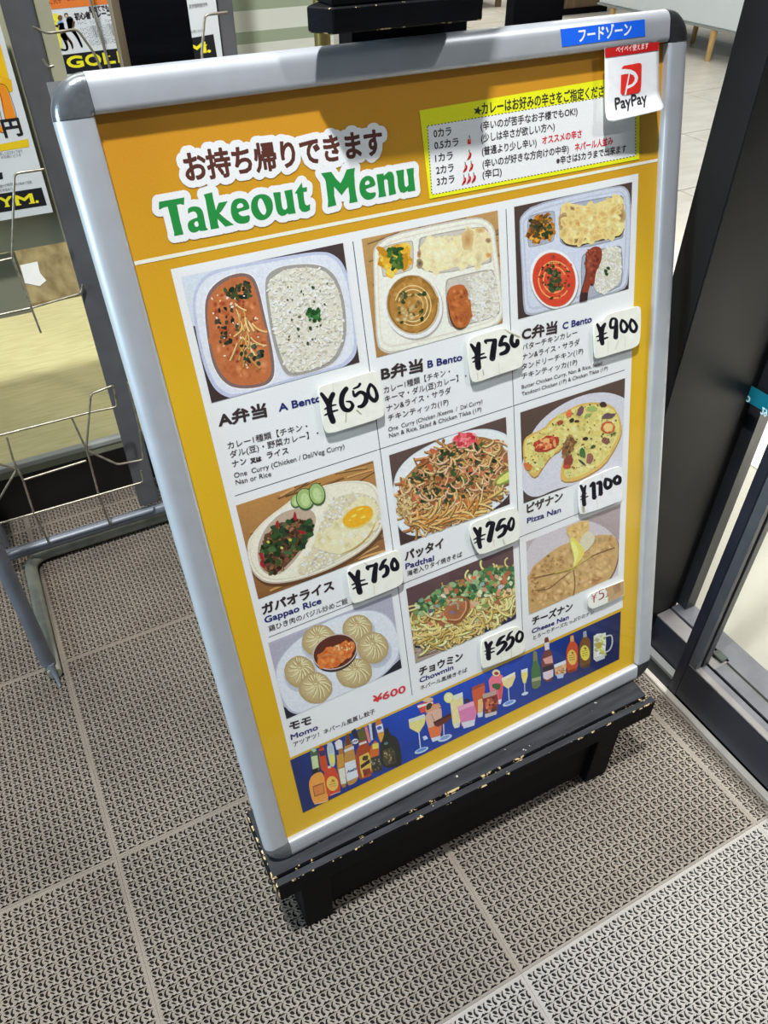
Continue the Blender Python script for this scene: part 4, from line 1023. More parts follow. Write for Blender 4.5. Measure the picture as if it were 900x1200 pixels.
# Pizza naan -------------------------------------------------------------------------
k = photo((600, 440, 6), R_Z, (56, 42, 38), 61, (84, 66, 56))
k.poly([(60, 740), (80, 560), (150, 370), (300, 230), (480, 140), (640, 112), (760, 140), (830, 190), (830, 620), (700, 700), (480, 760), (300, 800), (190, 855), (120, 850), (70, 800)], (196, 196, 204), smooth=2)
pz = [(75, 470), (110, 420), (230, 370), (270, 310), (380, 250), (470, 200), (590, 185), (700, 205), (750, 270), (775, 360), (765, 430), (720, 520), (650, 630), (540, 700), (440, 745), (350, 745), (335, 690), (370, 560), (440, 470), (380, 430), (350, 520), (280, 560), (220, 640), (170, 720), (125, 700), (80, 600)]
k.poly([(x + 2, y + 12) for x, y in pz], (150, 116, 66), smooth=1)
k.poly(pz, (204, 168, 84), smooth=1)
pzi = [(85, 475), (120, 432), (240, 380), (280, 322), (385, 262), (470, 215), (590, 200), (690, 220), (738, 275), (760, 360), (745, 430), (700, 515), (635, 615), (530, 680), (440, 720), (365, 715), (380, 600), (450, 480), (390, 415), (340, 505), (270, 540), (205, 620), (160, 690), (130, 680), (95, 600)]
k.poly(pzi, (212, 200, 116), smooth=1)
soft(k, inset(pzi, .93), 200, (210, 196, 116), [(220, 208, 134), (200, 182, 96), (230, 224, 164), (192, 170, 84), (176, 186, 110)], 12, 28, 1.8)
blobs(k, inset(pzi, .93), 160, [(222, 214, 140), (206, 192, 110), (196, 176, 96)], 4, 9, 2.4)
blobs(k, pzi, 90, [(120, 86, 40), (90, 84, 44), (150, 90, 50), (70, 66, 40)], 2.5, 6, 2)
k.poly([(360, 480), (400, 420), (440, 440), (440, 500), (380, 590), (345, 560)], (112, 80, 48), smooth=1)
blobs(k, [(360, 480), (400, 420), (440, 440), (440, 500), (380, 590), (345, 560)], 34, [(150, 116, 66), (80, 52, 34), (130, 90, 50)], 6, 14)
for (x, y, rx, ry, a, c) in ((640, 203, 24, 18, 0, (66, 40, 38)), (675, 285, 46, 20, -8, (96, 72, 78)), (480, 250, 22, 40, 30, (110, 76, 84)), (455, 320, 18, 10, 0, (90, 36, 34)), (515, 445, 18, 13, 0, (50, 36, 30)), (570, 500, 20, 14, -30, (70, 84, 44)), (545, 580, 24, 40, 15, (140, 84, 74)), (660, 460, 30, 22, 20, (120, 70, 60)), (395, 600, 30, 50, 25, (128, 44, 34)), (385, 640, 28, 14, 0, (176, 56, 36)), (560, 235, 34, 22, -10, (150, 170, 96)), (530, 280, 30, 14, -30, (130, 160, 84)), (495, 545, 22, 40, -20, (64, 104, 56)), (490, 610, 36, 8, 40, (50, 66, 40)), (710, 410, 20, 9, -20, (80, 100, 44)), (335, 330, 26, 16, -20, (150, 70, 48)), (420, 315, 20, 14, -30, (44, 44, 34)), (400, 270, 22, 26, 20, (206, 110, 60)), (110, 640, 26, 36, -40, (196, 110, 50))):
    k.ell(x, y, rx, ry, a, c, 12, .22)
for (x, y, rx, ry, a, c) in ((675, 365, 48, 42, -5, (186, 84, 46)), (240, 480, 92, 50, -18, (166, 52, 36))):
    k.ell(x, y, rx, ry, a, c, 18, .12); k.ell(x, y, rx * .78, ry * .74, a, (224, 168, 104), 18, .12)
blobs(k, [(170, 480), (220, 440), (300, 460), (300, 500), (200, 520)], 22, [(150, 44, 34), (226, 160, 100), (190, 80, 50)], 7, 15, 2.5)
k.ell(675, 365, 30, 26, 0, (222, 190, 118), 14, .1)
k.build('food_photo', poster, M_photo, 'photo of pizza naan on a white plate')

# Momo -------------------------------------------------------------------------------
k = photo((310, 690, 5), R_M, (52, 54, 62), 71, (170, 168, 182))
k.poly([(30, 330), (760, 40), (800, 480), (600, 500), (120, 760), (60, 500)], (164, 162, 176))
k.poly([(690, 520), (720, 480), (830, 380), (830, 480)], (36, 38, 46)); k.poly([(110, 690), (240, 740), (130, 780)], (40, 40, 48))
pl = [(55, 470), (120, 360), (240, 260), (400, 170), (560, 122), (680, 128), (760, 190), (795, 300), (795, 400), (700, 510), (560, 600), (400, 680), (260, 735), (160, 735), (110, 680), (70, 580)]
k.poly(pl, (178, 182, 198), smooth=2); k.poly([(x * .975 + 11, y * .975 + 8) for x, y in pl], (208, 212, 226), smooth=2)
for (x, y, rx, ry, a, s_) in ((320, 305, 102, 92, -8, 1), (545, 232, 88, 80, -5, 2), (635, 345, 92, 92, 10, 3), (205, 485, 90, 92, 5, 4), (298, 580, 98, 92, -6, 5), (525, 492, 106, 86, -12, 6)):
    k.fan(x + 8, y + 20, rx * 1.12, ry * 1.08, a, (96, 90, 84), (186, 190, 204), 28)
    k.fan(x, y, rx, ry, a, (226, 208, 162), (166, 143, 98), 30, .03, off=(-4, -ry * .35))
    ox, oy = x - 8 + s_ * 2.4, y - ry * .30
    for q in range(15):
        an = math.radians(q * 24 + s_ * 17 + k.r.uniform(-5, 5)); L_ = []; D_ = []
        for t in (.16, .32, .5, .68, .86):
            aa = an + .55 * (t - .16); r_ = t * (.98 if math.sin(aa) > 0 else .62)
            px_, py_ = ox + math.cos(aa) * rx * r_ * 1.02, oy + math.sin(aa) * ry * r_ * 1.3
            if ((px_ - x) / rx) ** 2 + ((py_ - y) / ry) ** 2 > .86: break
            D_.append((px_, py_)); L_.append((px_ + 6, py_ - 5))
        if len(D_) > 2:
            k.line(k.curve(D_, 3), 8, (168, 146, 100), taper=True); k.line(k.curve(L_, 3), 6, (226, 212, 172), taper=True)
    k.fan(ox, oy, rx * .24, ry * .17, a, (150, 126, 84), (196, 176, 128), 14, .1); k.fan(ox - 3, oy + 3, rx * .13, ry * .08, a, (226, 214, 178), (186, 166, 118), 10, .15)
k.ell(412, 376, 134, 106, -22, (60, 48, 44), 40); k.ell(412, 368, 136, 100, -22, (196, 176, 166), 40); k.ell(412, 368, 129, 94, -22, (86, 44, 32), 40)
sg = [(305, 420), (330, 370), (420, 330), (500, 310), (535, 325), (520, 370), (460, 430), (380, 465), (320, 460)]
k.poly(sg, (206, 112, 50), smooth=2); soft(k, inset(sg, .85), 80, (204, 110, 48), [(222, 138, 72), (180, 84, 34), (232, 158, 100)], 9, 22, 2.2)
k.marker([(320, 400), (370, 385), (420, 392), (450, 420)], 9, (232, 150, 90))
blobs(k, [(420, 330), (500, 315), (520, 350), (440, 370)], 16, [(244, 190, 140)], 3, 6, 2)
k.build('food_photo', poster, M_photo, 'photo of six steamed dumplings around orange dip')

# Chowmin ----------------------------------------------------------------------------
k = photo((470, 630, 6), R_H, (150, 134, 122), 81, (90, 66, 66))
k.poly([(40, 360), (800, 70), (820, 420), (400, 560), (60, 560)], (88, 64, 66))
k.poly([(70, 760), (820, 500), (830, 600), (110, 890)], (158, 142, 130))
strands(k, [(100, 790), (800, 560), (820, 590), (110, 870)], 50, [(176, 160, 146), (140, 120, 108)], 160, 8, .1, -25, -14)
k.poly([(60, 720), (300, 740), (560, 650), (830, 470), (830, 560), (640, 660), (360, 750), (160, 782), (70, 770)], (34, 40, 74), smooth=2)
k.poly([(70, 730), (300, 745), (560, 655), (830, 475), (830, 500), (560, 680), (300, 760), (80, 755)], (22, 24, 44), smooth=1)
fo = [(70, 620), (80, 510), (150, 440), (280, 350), (420, 290), (560, 240), (660, 190), (760, 200), (830, 250), (830, 440), (700, 560), (560, 630), (430, 670), (330, 720), (200, 740), (100, 720)]
k.poly(fo, (150, 128, 70), smooth=2)
strands(k, fo, 380, [(206, 184, 110), (190, 160, 86), (220, 200, 136), (176, 146, 78)], 120, 12, 2.6)
blobs(k, [(100, 480), (300, 350), (600, 220), (800, 210), (820, 320), (600, 400), (250, 480), (110, 560)], 260, [(70, 116, 64), (50, 88, 50), (110, 150, 96), (150, 176, 130), (60, 100, 70)], 9, 20, 1.7)
blobs(k, inset(fo, .9), 80, [(176, 104, 72), (196, 140, 108), (150, 84, 58), (200, 164, 136)], 8, 19, 2.2)
blobs(k, fo, 70, [(180, 200, 140), (206, 214, 170), (130, 160, 96)], 7, 17, 1.8)
strands(k, [(90, 640), (300, 560), (600, 500), (820, 330), (820, 440), (560, 630), (300, 720), (100, 720)], 130, [(220, 200, 130), (206, 178, 100), (230, 212, 150)], 150, 12, 2.8)
k.fan(385, 515, 88, 66, -32, (134, 92, 60), (172, 106, 66), 20, .08); k.marker([(325, 585), (400, 590), (462, 520), (470, 450), (420, 415), (350, 430)], [22, 30, 26, 20, 16, 8], (190, 128, 84)); k.marker([(335, 575), (405, 572), (450, 510), (455, 455)], [6, 9, 8, 5], (222, 176, 134)); k.marker([(340, 470), (390, 460), (400, 500)], [10, 14, 10], (206, 196, 170))
for (x, y, c) in ((360, 525, (120, 106, 140)), (565, 330, (140, 170, 160)), (140, 440, (116, 150, 128)), (250, 480, (126, 156, 146)), (695, 345, (190, 184, 190)), (205, 515, (96, 90, 116)), (200, 600, (190, 116, 84)), (510, 280, (206, 120, 80)), (545, 400, (224, 190, 160)), (760, 370, (220, 178, 150)), (545, 490, (206, 216, 150)), (300, 410, (226, 206, 190))):
    k.ell(x, y, 20, 13, k.r.uniform(-50, 50), c, 10, .25)
k.build('food_photo', poster, M_photo, 'photo of fried noodles with green onion on black plate')

# Cheese naan ------------------------------------------------------------------------
k = photo((600, 580, 6), R_N, (176, 168, 170), 91, (176, 162, 162))
k.poly([(380, 200), (820, 60), (820, 330), (560, 280), (430, 330)], (158, 142, 144))
k.ell(430, 480, 350, 300, -18, (192, 184, 188), 44)
n1 = [(115, 620), (130, 520), (220, 440), (330, 360), (440, 320), (600, 280), (700, 280), (745, 320), (750, 420), (720, 540), (650, 630), (520, 700), (380, 760), (240, 830), (130, 860), (110, 740)]
k.poly([(x + 8, y + 8) for x, y in n1], (110, 84, 64), smooth=2)
naan(k, n1, (190, 154, 98), [(590, 590, 40, 26, -30, (150, 84, 40)), (600, 545, 24, 22, 0, (170, 104, 56)), (200, 785, 30, 60, 30, (110, 70, 36)), (145, 590, 14, 26, 10, (130, 70, 30)), (370, 410, 18, 12, 0, (130, 84, 40)), (535, 415, 10, 9, 0, (100, 56, 26)), (255, 430, 12, 8, 0, (120, 70, 34)), (360, 715, 22, 16, 0, (130, 86, 44)), (220, 665, 44, 14, -20, (112, 84, 52)), (500, 665, 20, 10, 0, (150, 90, 44)), (390, 615, 16, 18, 0, (160, 114, 60))], 150, 1.6)
soft(k, inset(n1, .92), 150, (190, 154, 98), [(208, 176, 122), (174, 134, 78), (214, 184, 134), (160, 114, 62)], 8, 24, 2.2)
soft(k, [(140, 560), (320, 400), (380, 480), (200, 600), (140, 760)], 26, (182, 146, 90), [(140, 84, 42), (116, 76, 38)], 7, 14, 2)
k.line(k.curve([(150, 585), (260, 560), (350, 540), (420, 520), (560, 430), (720, 370)]), 9, (122, 84, 48)); k.line(k.curve([(430, 520), (442, 620), (430, 710)]), 8, (122, 84, 48)); k.line(k.curve([(160, 670), (250, 660), (330, 600), (410, 540)]), 8, (128, 96, 56))
k.poly([(375, 240), (400, 215), (530, 170), (545, 250), (520, 330), (470, 360), (420, 330)], (206, 170, 104), smooth=1)
soft(k, [(400, 235), (520, 200), (510, 295), (435, 310)], 26, (206, 170, 104), [(218, 188, 126), (182, 136, 76), (160, 110, 58)], 8, 18, 2)
k.poly([(470, 330), (520, 250), (560, 260), (590, 310), (520, 400), (460, 420)], (204, 196, 170), smooth=1)
k.poly([(400, 310), (430, 290), (470, 340), (510, 380), (500, 430), (450, 490), (420, 530), (440, 470), (425, 400)], (214, 200, 90), smooth=1)
k.poly([(410, 320), (440, 330), (470, 400), (450, 470), (425, 510), (440, 440), (425, 380)], (228, 220, 130), smooth=1)
k.marker([(300, 550), (370, 530), (420, 520)], [6, 12, 16], (206, 190, 84)); k.marker([(425, 520), (490, 470), (560, 425)], [16, 10, 4], (210, 190, 96))
k.build('food_photo', poster, M_photo, 'photo of cheese naan being pulled apart')

# ---- drinks banner -------------------------------------------------------------------
k = Ink(ident, None, 101)
BV = lambda u: 151.2 - (u - 58) * (9.2 / 521.6)
def bn(u, v):
    t = max(0, min(1, (u - 60) / 520)); e = 1 - abs(t - .45) / .55; e = max(0, min(1, e * 1.35)); s_ = 1 if v > 100 else .72
    return tuple(int(a + (b - a) * e * s_) for a, b in zip((24, 30, 72), (10, 66, 176)))
N_ = 24
for i in range(N_):
    u0 = 58 + 521.7 * i / N_; u1 = 58 + 521.7 * (i + 1) / N_
    for v0, v1 in ((56, 84), (84, 150)):
        q = [(u0, v0 if v0 == 84 else 58 - (u0 - 58) * .011), (u1, v0 if v0 == 84 else 58 - (u1 - 58) * .011), (u1, 84 if v1 == 84 else BV(u1)), (u0, 84 if v1 == 84 else BV(u0))]
        k.put(q, [[0, 1, 2, 3]], [bn(*p_) for p_ in q])
k.up(.06)
def bottle(cr, body, neck, cap_, lab=None, labc=None, nw=None):
    k.m = crop(*cr); k.poly(body, neck, smooth=1)
# left cluster (authored in the enlarged crop of that corner)
k.m = crop(340, 840, 6.43)
def P_(pts, c, sm_=1): k.poly(pts, c, smooth=sm_ if len(pts) > 6 else 0)
P_([(150, 250), (170, 235), (200, 240), (215, 300), (225, 400), (195, 440), (170, 420), (158, 340)], (70, 90, 60)); P_([(158, 300), (205, 290), (216, 380), (172, 395)], (186, 200, 150)); P_([(152, 245), (180, 235), (200, 250), (180, 270)], (150, 190, 160))
P_([(212, 230), (235, 210), (258, 235), (275, 320), (288, 400), (235, 415), (222, 330)], (186, 70, 26)); P_([(214, 260), (262, 250), (266, 290), (228, 300)], (60, 40, 80)); P_([(216, 235), (244, 215), (252, 232), (222, 246)], (130, 40, 30))
P_([(275, 215), (300, 195), (325, 205), (338, 290), (340, 370), (305, 380), (285, 300)], (186, 190, 176)); P_([(298, 290), (330, 280), (336, 350), (305, 356)], (206, 204, 90)); P_([(278, 200), (312, 190), (330, 240), (330, 270), (290, 276)], (170, 180, 190))
P_([(335, 185), (365, 165), (392, 180), (400, 250), (412, 330), (425, 500), (420, 530), (385, 535), (358, 420), (350, 330), (372, 260)], (160, 108, 48)); P_([(336, 195), (368, 170), (390, 180), (396, 235), (350, 250)], (206, 206, 206)); P_([(364, 395), (410, 380), (424, 500), (385, 510)], (206, 206, 190)); P_([(350, 290), (400, 275), (406, 370), (362, 392)], (190, 140, 50))
P_([(408, 245), (414, 180), (425, 130), (445, 125), (455, 180), (478, 230), (495, 320), (515, 450), (500, 490), (450, 520), (430, 505), (412, 400)], (176, 130, 60)); P_([(405, 250), (478, 218), (482, 240), (410, 268)], (196, 196, 200)); P_([(410, 350), (490, 322), (514, 450), (430, 488)], (204, 208, 216)); P_([(414, 182), (425, 130), (445, 125), (455, 180), (460, 205), (415, 222)], (96, 62, 30))
k.text('Asahi', (430, 425), (500, 397), 6.2, (40, 44, 90), bold=.3)
P_([(460, 110), (490, 85), (512, 130), (520, 205), (495, 215), (480, 160)], (30, 36, 60)); k.ell(490, 185, 26, 20, -15, (196, 200, 206), 14); k.text('KIRIN', (470, 196), (510, 182), 3.4, (30, 36, 80), bold=.15)
P_([(490, 270), (520, 220), (520, 150), (560, 110), (580, 200), (612, 230), (622, 330), (628, 440), (540, 470), (520, 470), (500, 380)], (156, 62, 26)); P_([(505, 120), (545, 75), (572, 130), (575, 165), (525, 190)], (90, 86, 34)); P_([(518, 200), (572, 180), (578, 195), (520, 216)], (206, 200, 190)); P_([(520, 300), (590, 265), (612, 320), (612, 420), (545, 460), (528, 400)], (206, 170, 74)); P_([(530, 365), (598, 318), (602, 345), (535, 392)], (40, 34, 26)); P_([(545, 400), (600, 385), (612, 420), (556, 452)], (120, 44, 24)); k.ell(565, 310, 26, 18, -25, (60, 56, 36), 12, .2)
P_([(560, 80), (580, 70), (610, 190), (590, 200)], (206, 120, 110)); P_([(590, 50), (615, 55), (632, 170), (610, 180)], (190, 196, 206)); P_([(612, 60), (636, 50), (640, 160), (625, 175)], (40, 44, 80))
P_([(642, 60), (650, 20), (682, 15), (695, 60), (712, 150), (708, 190), (680, 195), (660, 140)], (190, 110, 40)); P_([(645, 70), (695, 50), (705, 110), (660, 125)], (206, 208, 216)); k.ell(672, 84, 20, 14, -20, (60, 90, 160), 12); P_([(662, 130), (706, 115), (710, 180), (680, 190)], (206, 150, 50))
P_([(612, 215), (640, 180), (668, 200), (670, 290), (605, 310), (600, 260)], (196, 98, 34)); P_([(620, 205), (664, 195), (668, 235), (622, 245)], (206, 196, 80)); P_([(605, 310), (665, 290), (692, 330), (694, 405), (640, 420), (615, 390)], (52, 50, 42)); blobs(k, [(610, 330), (680, 310), (690, 400), (625, 415)], 22, [(150, 146, 130), (90, 84, 60), (40, 36, 30)], 4, 9)
P_([(670, 230), (705, 150), (712, 90), (740, 75), (750, 130), (800, 150), (825, 200), (848, 360), (800, 375), (745, 390), (690, 370)], (34, 36, 30)); P_([(700, 255), (760, 230), (790, 260), (800, 345), (720, 370), (700, 330)], (66, 60, 40)); blobs(k, [(705, 260), (770, 240), (790, 340), (720, 360)], 22, [(150, 130, 84), (40, 36, 26), (96, 86, 56)], 4, 9); k.ell(722, 200, 16, 10, -20, (90, 120, 120), 10)
P_([(140, 500), (150, 470), (165, 440), (225, 410), (250, 430), (270, 500), (290, 620), (280, 640), (190, 660), (170, 640), (150, 570)], (222, 150, 62)); P_([(165, 400), (205, 385), (215, 412), (170, 430)], (36, 26, 22)); P_([(168, 524), (250, 495), (262, 575), (184, 602)], (130, 70, 36)); P_([(174, 530), (246, 504), (256, 570), (190, 594)], (206, 124, 60))
P_([(253, 410), (262, 395), (285, 375), (330, 380), (350, 400), (378, 520), (380, 560), (300, 600), (280, 590), (262, 500)], (196, 66, 34)); k.ell(318, 502, 44, 56, -8, (222, 178, 84), 22); k.ell(322, 480, 12, 10, 0, (150, 110, 50), 8, .2); k.line([(292, 512), (345, 500)], 4, (110, 80, 40)); k.line([(296, 526), (345, 516)], 3, (130, 96, 50)); P_([(283, 372), (306, 366), (306, 386), (285, 390)], (206, 196, 180))
k.text('SUNTORY', (296, 498), (342, 488), 1.9, (110, 76, 34))
for q in ((300, 590, 380, 562), (182, 658, 282, 634)): k.line([(q[0], q[1]), (q[2], q[3])], 4, (206, 196, 190))
# cocktails
k.m = crop(470, 770, 6)
P_([(52, 440), (160, 400), (172, 430), (165, 470), (125, 535), (60, 500)], (214, 204, 130), 1); P_([(52, 438), (165, 402), (170, 425), (60, 462)], (196, 206, 196), 1)
k.line([(125, 530), (138, 655)], 7, (196, 206, 224)); k.ell(143, 655, 52, 17, -22, (176, 196, 224), 20); k.ell(143, 652, 38, 10, -22, (90, 130, 196), 18)
P_([(115, 335), (215, 300), (235, 330), (230, 360), (140, 395)], (206, 70, 52)); P_([(112, 342), (222, 312), (225, 325), (120, 358)], (222, 216, 210)); k.ell(190, 300, 34, 16, -10, (206, 176, 140), 14, .2); P_([(150, 560), (175, 550), (190, 572), (160, 585)], (190, 200, 220))
P_([(160, 400), (280, 345), (288, 400), (280, 560), (245, 590), (210, 580), (185, 480)], (206, 168, 146)); P_([(188, 500), (284, 470), (276, 560), (210, 572)], (214, 110, 60)); P_([(170, 350), (265, 322), (282, 350), (175, 395)], (206, 150, 110)); k.ell(195, 348, 18, 30, 40, (60, 50, 36), 10, .2); P_([(210, 570), (278, 550), (272, 580), (222, 596)], (196, 206, 220)); k.line([(215, 400), (240, 470)], 5, (150, 110, 90))
P_([(228, 455), (350, 392), (358, 420), (320, 460), (260, 490), (235, 482)], (96, 36, 34)); P_([(225, 458), (345, 395), (350, 405), (232, 470)], (60, 28, 26)); k.line([(298, 470), (302, 560)], 7, (206, 196, 206)); k.ell(308, 568, 52, 20, -22, (186, 200, 222), 20); k.ell(308, 565, 36, 12, -22, (120, 150, 200), 16)
P_([(342, 290), (432, 245), (438, 330), (410, 490), (375, 500), (362, 470)], (222, 206, 150)); P_([(340, 280), (432, 245), (434, 275), (348, 310)], (206, 214, 206)); k.ell(335, 285, 35, 38, 0, (206, 210, 120), 20); k.ell(335, 285, 25, 28, 0, (226, 226, 170), 18); P_([(372, 470), (412, 460), (410, 492), (378, 500)], (206, 206, 196))
P_([(395, 350), (530, 298), (538, 360), (515, 470), (440, 490), (425, 480)], (206, 120, 164)); P_([(398, 352), (530, 302), (534, 330), (404, 380)], (222, 160, 190)); P_([(425, 460), (520, 436), (515, 480), (440, 502)], (204, 204, 214)); k.ell(465, 308, 22, 14, -10, (40, 36, 60), 10, .2)
P_([(495, 215), (585, 175), (590, 240), (580, 300), (555, 420), (540, 420), (505, 300)], (196, 84, 46)); P_([(540, 300), (580, 285), (572, 400), (540, 415)], (214, 176, 120)); P_([(495, 213), (585, 176), (588, 196), (500, 236)], (150, 66, 50)); P_([(535, 395), (575, 385), (572, 418), (542, 424)], (196, 206, 220))
P_([(612, 140), (712, 105), (718, 200), (705, 310), (685, 330), (640, 330), (622, 230)], (220, 110, 130)); k.ell(668, 110, 28, 24, 0, (226, 206, 150), 16); k.ell(670, 114, 16, 12, 0, (150, 44, 40), 10); P_([(680, 190), (714, 175), (706, 300), (688, 306)], (206, 80, 84)); P_([(684, 300), (708, 295), (700, 328), (686, 332)], (206, 210, 220))
P_([(565, 262), (670, 230), (682, 300), (672, 400), (590, 425), (580, 350)], (130, 44, 36)); P_([(568, 262), (668, 232), (672, 262), (576, 292)], (176, 150, 140)); blobs(k, [(585, 290), (670, 270), (665, 380), (595, 390)], 30, [(176, 90, 60), (96, 30, 30), (206, 120, 80), (60, 20, 24)], 7, 14); P_([(588, 400), (674, 378), (670, 402), (592, 426)], (190, 186, 190)); k.ell(672, 202, 30, 22, 0, (50, 90, 46), 12, .3)
P_([(705, 150), (800, 102), (804, 140), (780, 200), (752, 222), (718, 200)], (222, 200, 140)); P_([(706, 148), (800, 104), (802, 122), (710, 170)], (232, 222, 196)); k.line([(754, 218), (760, 320)], 6, (196, 200, 214)); k.ell(760, 322, 50, 17, -22, (186, 200, 222), 20); k.ell(760, 319, 34, 10, -22, (100, 140, 206), 16)
P_([(843, 92), (888, 78), (890, 130), (876, 182), (858, 182), (846, 140)], (226, 206, 110)); P_([(843, 90), (888, 76), (889, 98), (845, 112)], (206, 214, 214)); k.line([(867, 180), (870, 255)], 5, (206, 206, 214)); k.ell(870, 256, 25, 11, -20, (190, 204, 224), 16)
# right group
k.m = crop(610, 710, 6.92)
P_([(100, 400), (108, 365), (132, 370), (138, 450), (162, 510), (164, 640), (130, 675), (92, 670), (84, 520), (98, 470)], (60, 104, 56)); P_([(100, 380), (110, 365), (132, 372), (136, 440), (104, 450)], (120, 120, 60)); P_([(90, 590), (162, 570), (163, 610), (90, 630)], (160, 160, 120)); P_([(90, 615), (160, 600), (163, 640), (130, 672), (94, 665)], (96, 110, 70))
P_([(192, 270), (200, 255), (228, 250), (232, 350), (262, 390), (266, 590), (220, 620), (180, 600), (168, 480), (175, 400), (196, 360)], (110, 56, 50)); P_([(192, 300), (230, 290), (232, 350), (198, 360)], (206, 196, 200)); P_([(180, 430), (255, 400), (262, 460), (200, 470)], (206, 150, 140)); P_([(176, 500), (262, 470), (263, 510), (180, 540)], (34, 28, 44)); P_([(180, 540), (264, 512), (264, 570), (215, 600), (185, 585)], (206, 190, 200))
P_([(270, 480), (366, 440), (372, 490), (360, 550), (300, 575), (280, 560)], (196, 150, 104)); P_([(270, 476), (366, 438), (368, 465), (274, 502)], (206, 210, 220)); blobs(k, [(285, 510), (360, 480), (355, 540), (300, 560)], 14, [(222, 180, 130), (160, 110, 70)], 7, 14); P_([(290, 560), (350, 545), (345, 580), (300, 590)], (170, 190, 216))
for (dx, c, lc) in ((0, (186, 72, 34), (214, 176, 84)), (104, (110, 72, 34), (206, 196, 80))):
    P_([(368 + dx, 380 - dx * .35), (378 + dx, 330 - dx * .35), (402 + dx, 290 - dx * .35), (402 + dx, 240 - dx * .35), (428 + dx, 235 - dx * .35), (432 + dx, 285 - dx * .35), (460 + dx, 310 - dx * .35), (466 + dx, 370 - dx * .35), (462 + dx, 520 - dx * .35), (400 + dx, 545 - dx * .35), (374 + dx, 530 - dx * .35)], c)
    k.ell(417 + dx, 416 - dx * .35, 38, 62, -4, lc, 20); P_([(402 + dx, 245 - dx * .35), (428 + dx, 238 - dx * .35), (432 + dx, 285 - dx * .35), (404 + dx, 292 - dx * .35)], (206, 150, 90) if dx == 0 else (150, 156, 160))
    for yy in (400, 418, 436): k.line([(394 + dx, yy + 4 - dx * .35), (440 + dx, yy - 6 - dx * .35)], 4, (130, 96, 40))
    k.ell(420 + dx, 380 - dx * .35, 10, 9, 0, (120, 90, 40), 8, .2); P_([(380 + dx, 525 - dx * .35), (462 + dx, 500 - dx * .35), (460 + dx, 520 - dx * .35), (400 + dx, 545 - dx * .35)], tuple(int(v * .7) for v in c))
P_([(592, 240), (690, 215), (692, 300), (682, 410), (610, 445), (590, 430)], (206, 210, 190)); blobs(k, [(600, 250), (685, 230), (680, 400), (605, 420)], 26, [(190, 190, 90), (226, 230, 220), (160, 166, 120), (206, 206, 150)], 9, 20); k.ell(636, 320, 22, 30, 0, (176, 150, 50), 12, .2); k.ell(632, 232, 26, 10, -10, (206, 216, 206), 12, .2)
k.marker([(692, 245), (735, 240), (742, 300), (720, 355), (686, 375)], 11, (214, 216, 232))
P_([(596, 418), (684, 390), (680, 425), (612, 452)], (186, 190, 190))
k.build('drinks_banner', poster, M_photo, 'blue banner with bottles and cocktails')
# ================================================================ PRICE TAGS, LABEL, STICKER
ZT = -5.2      # tags are taped on the clear cover
CREAM = (224, 222, 206)
def price_tag(cr, outline, strokes, label, col=(44, 42, 54), lift=1.5, smudges=(), sm_n=1, paper=CREAM, wf=1.3, tape=None):
    f_ = crop(*cr, dep=-ZT / 1000)
    P = [f_(*q) for q in smooth_pts(outline, sm_n)]
    vs = [(u, v) for u, v in P]; n = len(vs)
    V = [(u / 1000, v / 1000, (ZT + lift) / 1000) for u, v in vs] + [(u / 1000, v / 1000, (ZT + .1) / 1000) for u, v in vs]
    me = bpy.data.meshes.new('price_tag'); me.from_pydata(V, [], [list(range(n))[::-1]] + [(i, (i + 1) % n, n + (i + 1) % n, n + i) for i in range(n)])
    me.materials.append(M_tagp)
    ca = me.color_attributes.new('ink', 'FLOAT_COLOR', 'CORNER')
    c = (*ink(paper), 1.0); ca.data.foreach_set('color', list(c) * len(me.loops)); me.update()
    o = bpy.data.objects.new('price_tag', me); COL.objects.link(o); o.parent = sign; o['label'] = label
    fix_normals(o)
    k = Ink(f_)
    for (pts, wd, c_) in smudges: k.marker(pts, wd, c_)
    k.up(.03)
    if tape:
        for t_, c_ in tape: k.poly(t_, c_)
    for st_ in strokes: k.marker(st_[0], [q * wf for q in st_[1]] if isinstance(st_[1], list) else st_[1] * wf, st_[2] if len(st_) > 2 else col)
    k.build('handwritten_price', o, M_tagp, base=ZT + lift + .04)
    return o
SMU = (206, 202, 178)
price_tag((365, 425, 10), [(70, 310), (110, 265), (400, 190), (700, 98), (770, 110), (795, 200), (850, 580), (820, 640), (500, 740), (200, 830), (145, 790), (100, 500)],
  [([(110, 360), (160, 430), (195, 490)], [30, 44, 44]), ([(245, 365), (215, 430), (200, 500), (215, 600), (245, 680)], [44, 46, 52, 54, 54]), ([(150, 540), (210, 505), (280, 488)], [14, 22, 12]), ([(150, 610), (220, 575), (300, 550)], [14, 22, 14]),
   ([(400, 300), (355, 370), (345, 470), (380, 540), (440, 550), (475, 500), (450, 455), (400, 450)], [42, 48, 48, 44, 34, 34, 22, 12]),
   ([(560, 245), (540, 275), (485, 300)], [26, 22, 14]), ([(480, 330), (500, 385), (560, 340), (620, 370), (630, 440), (590, 500), (545, 510)], [20, 28, 30, 38, 46, 38, 24]),
   ([(680, 250), (655, 320), (670, 390), (730, 440), (760, 390), (735, 300), (690, 250)], [28, 32, 36, 38, 36, 28, 22])],
  'cream tag reading ¥650', smudges=(([(400, 590), (395, 690)], 16, SMU), ([(520, 550), (575, 600)], 20, SMU), ([(240, 240), (250, 320)], 10, (214, 210, 190))))
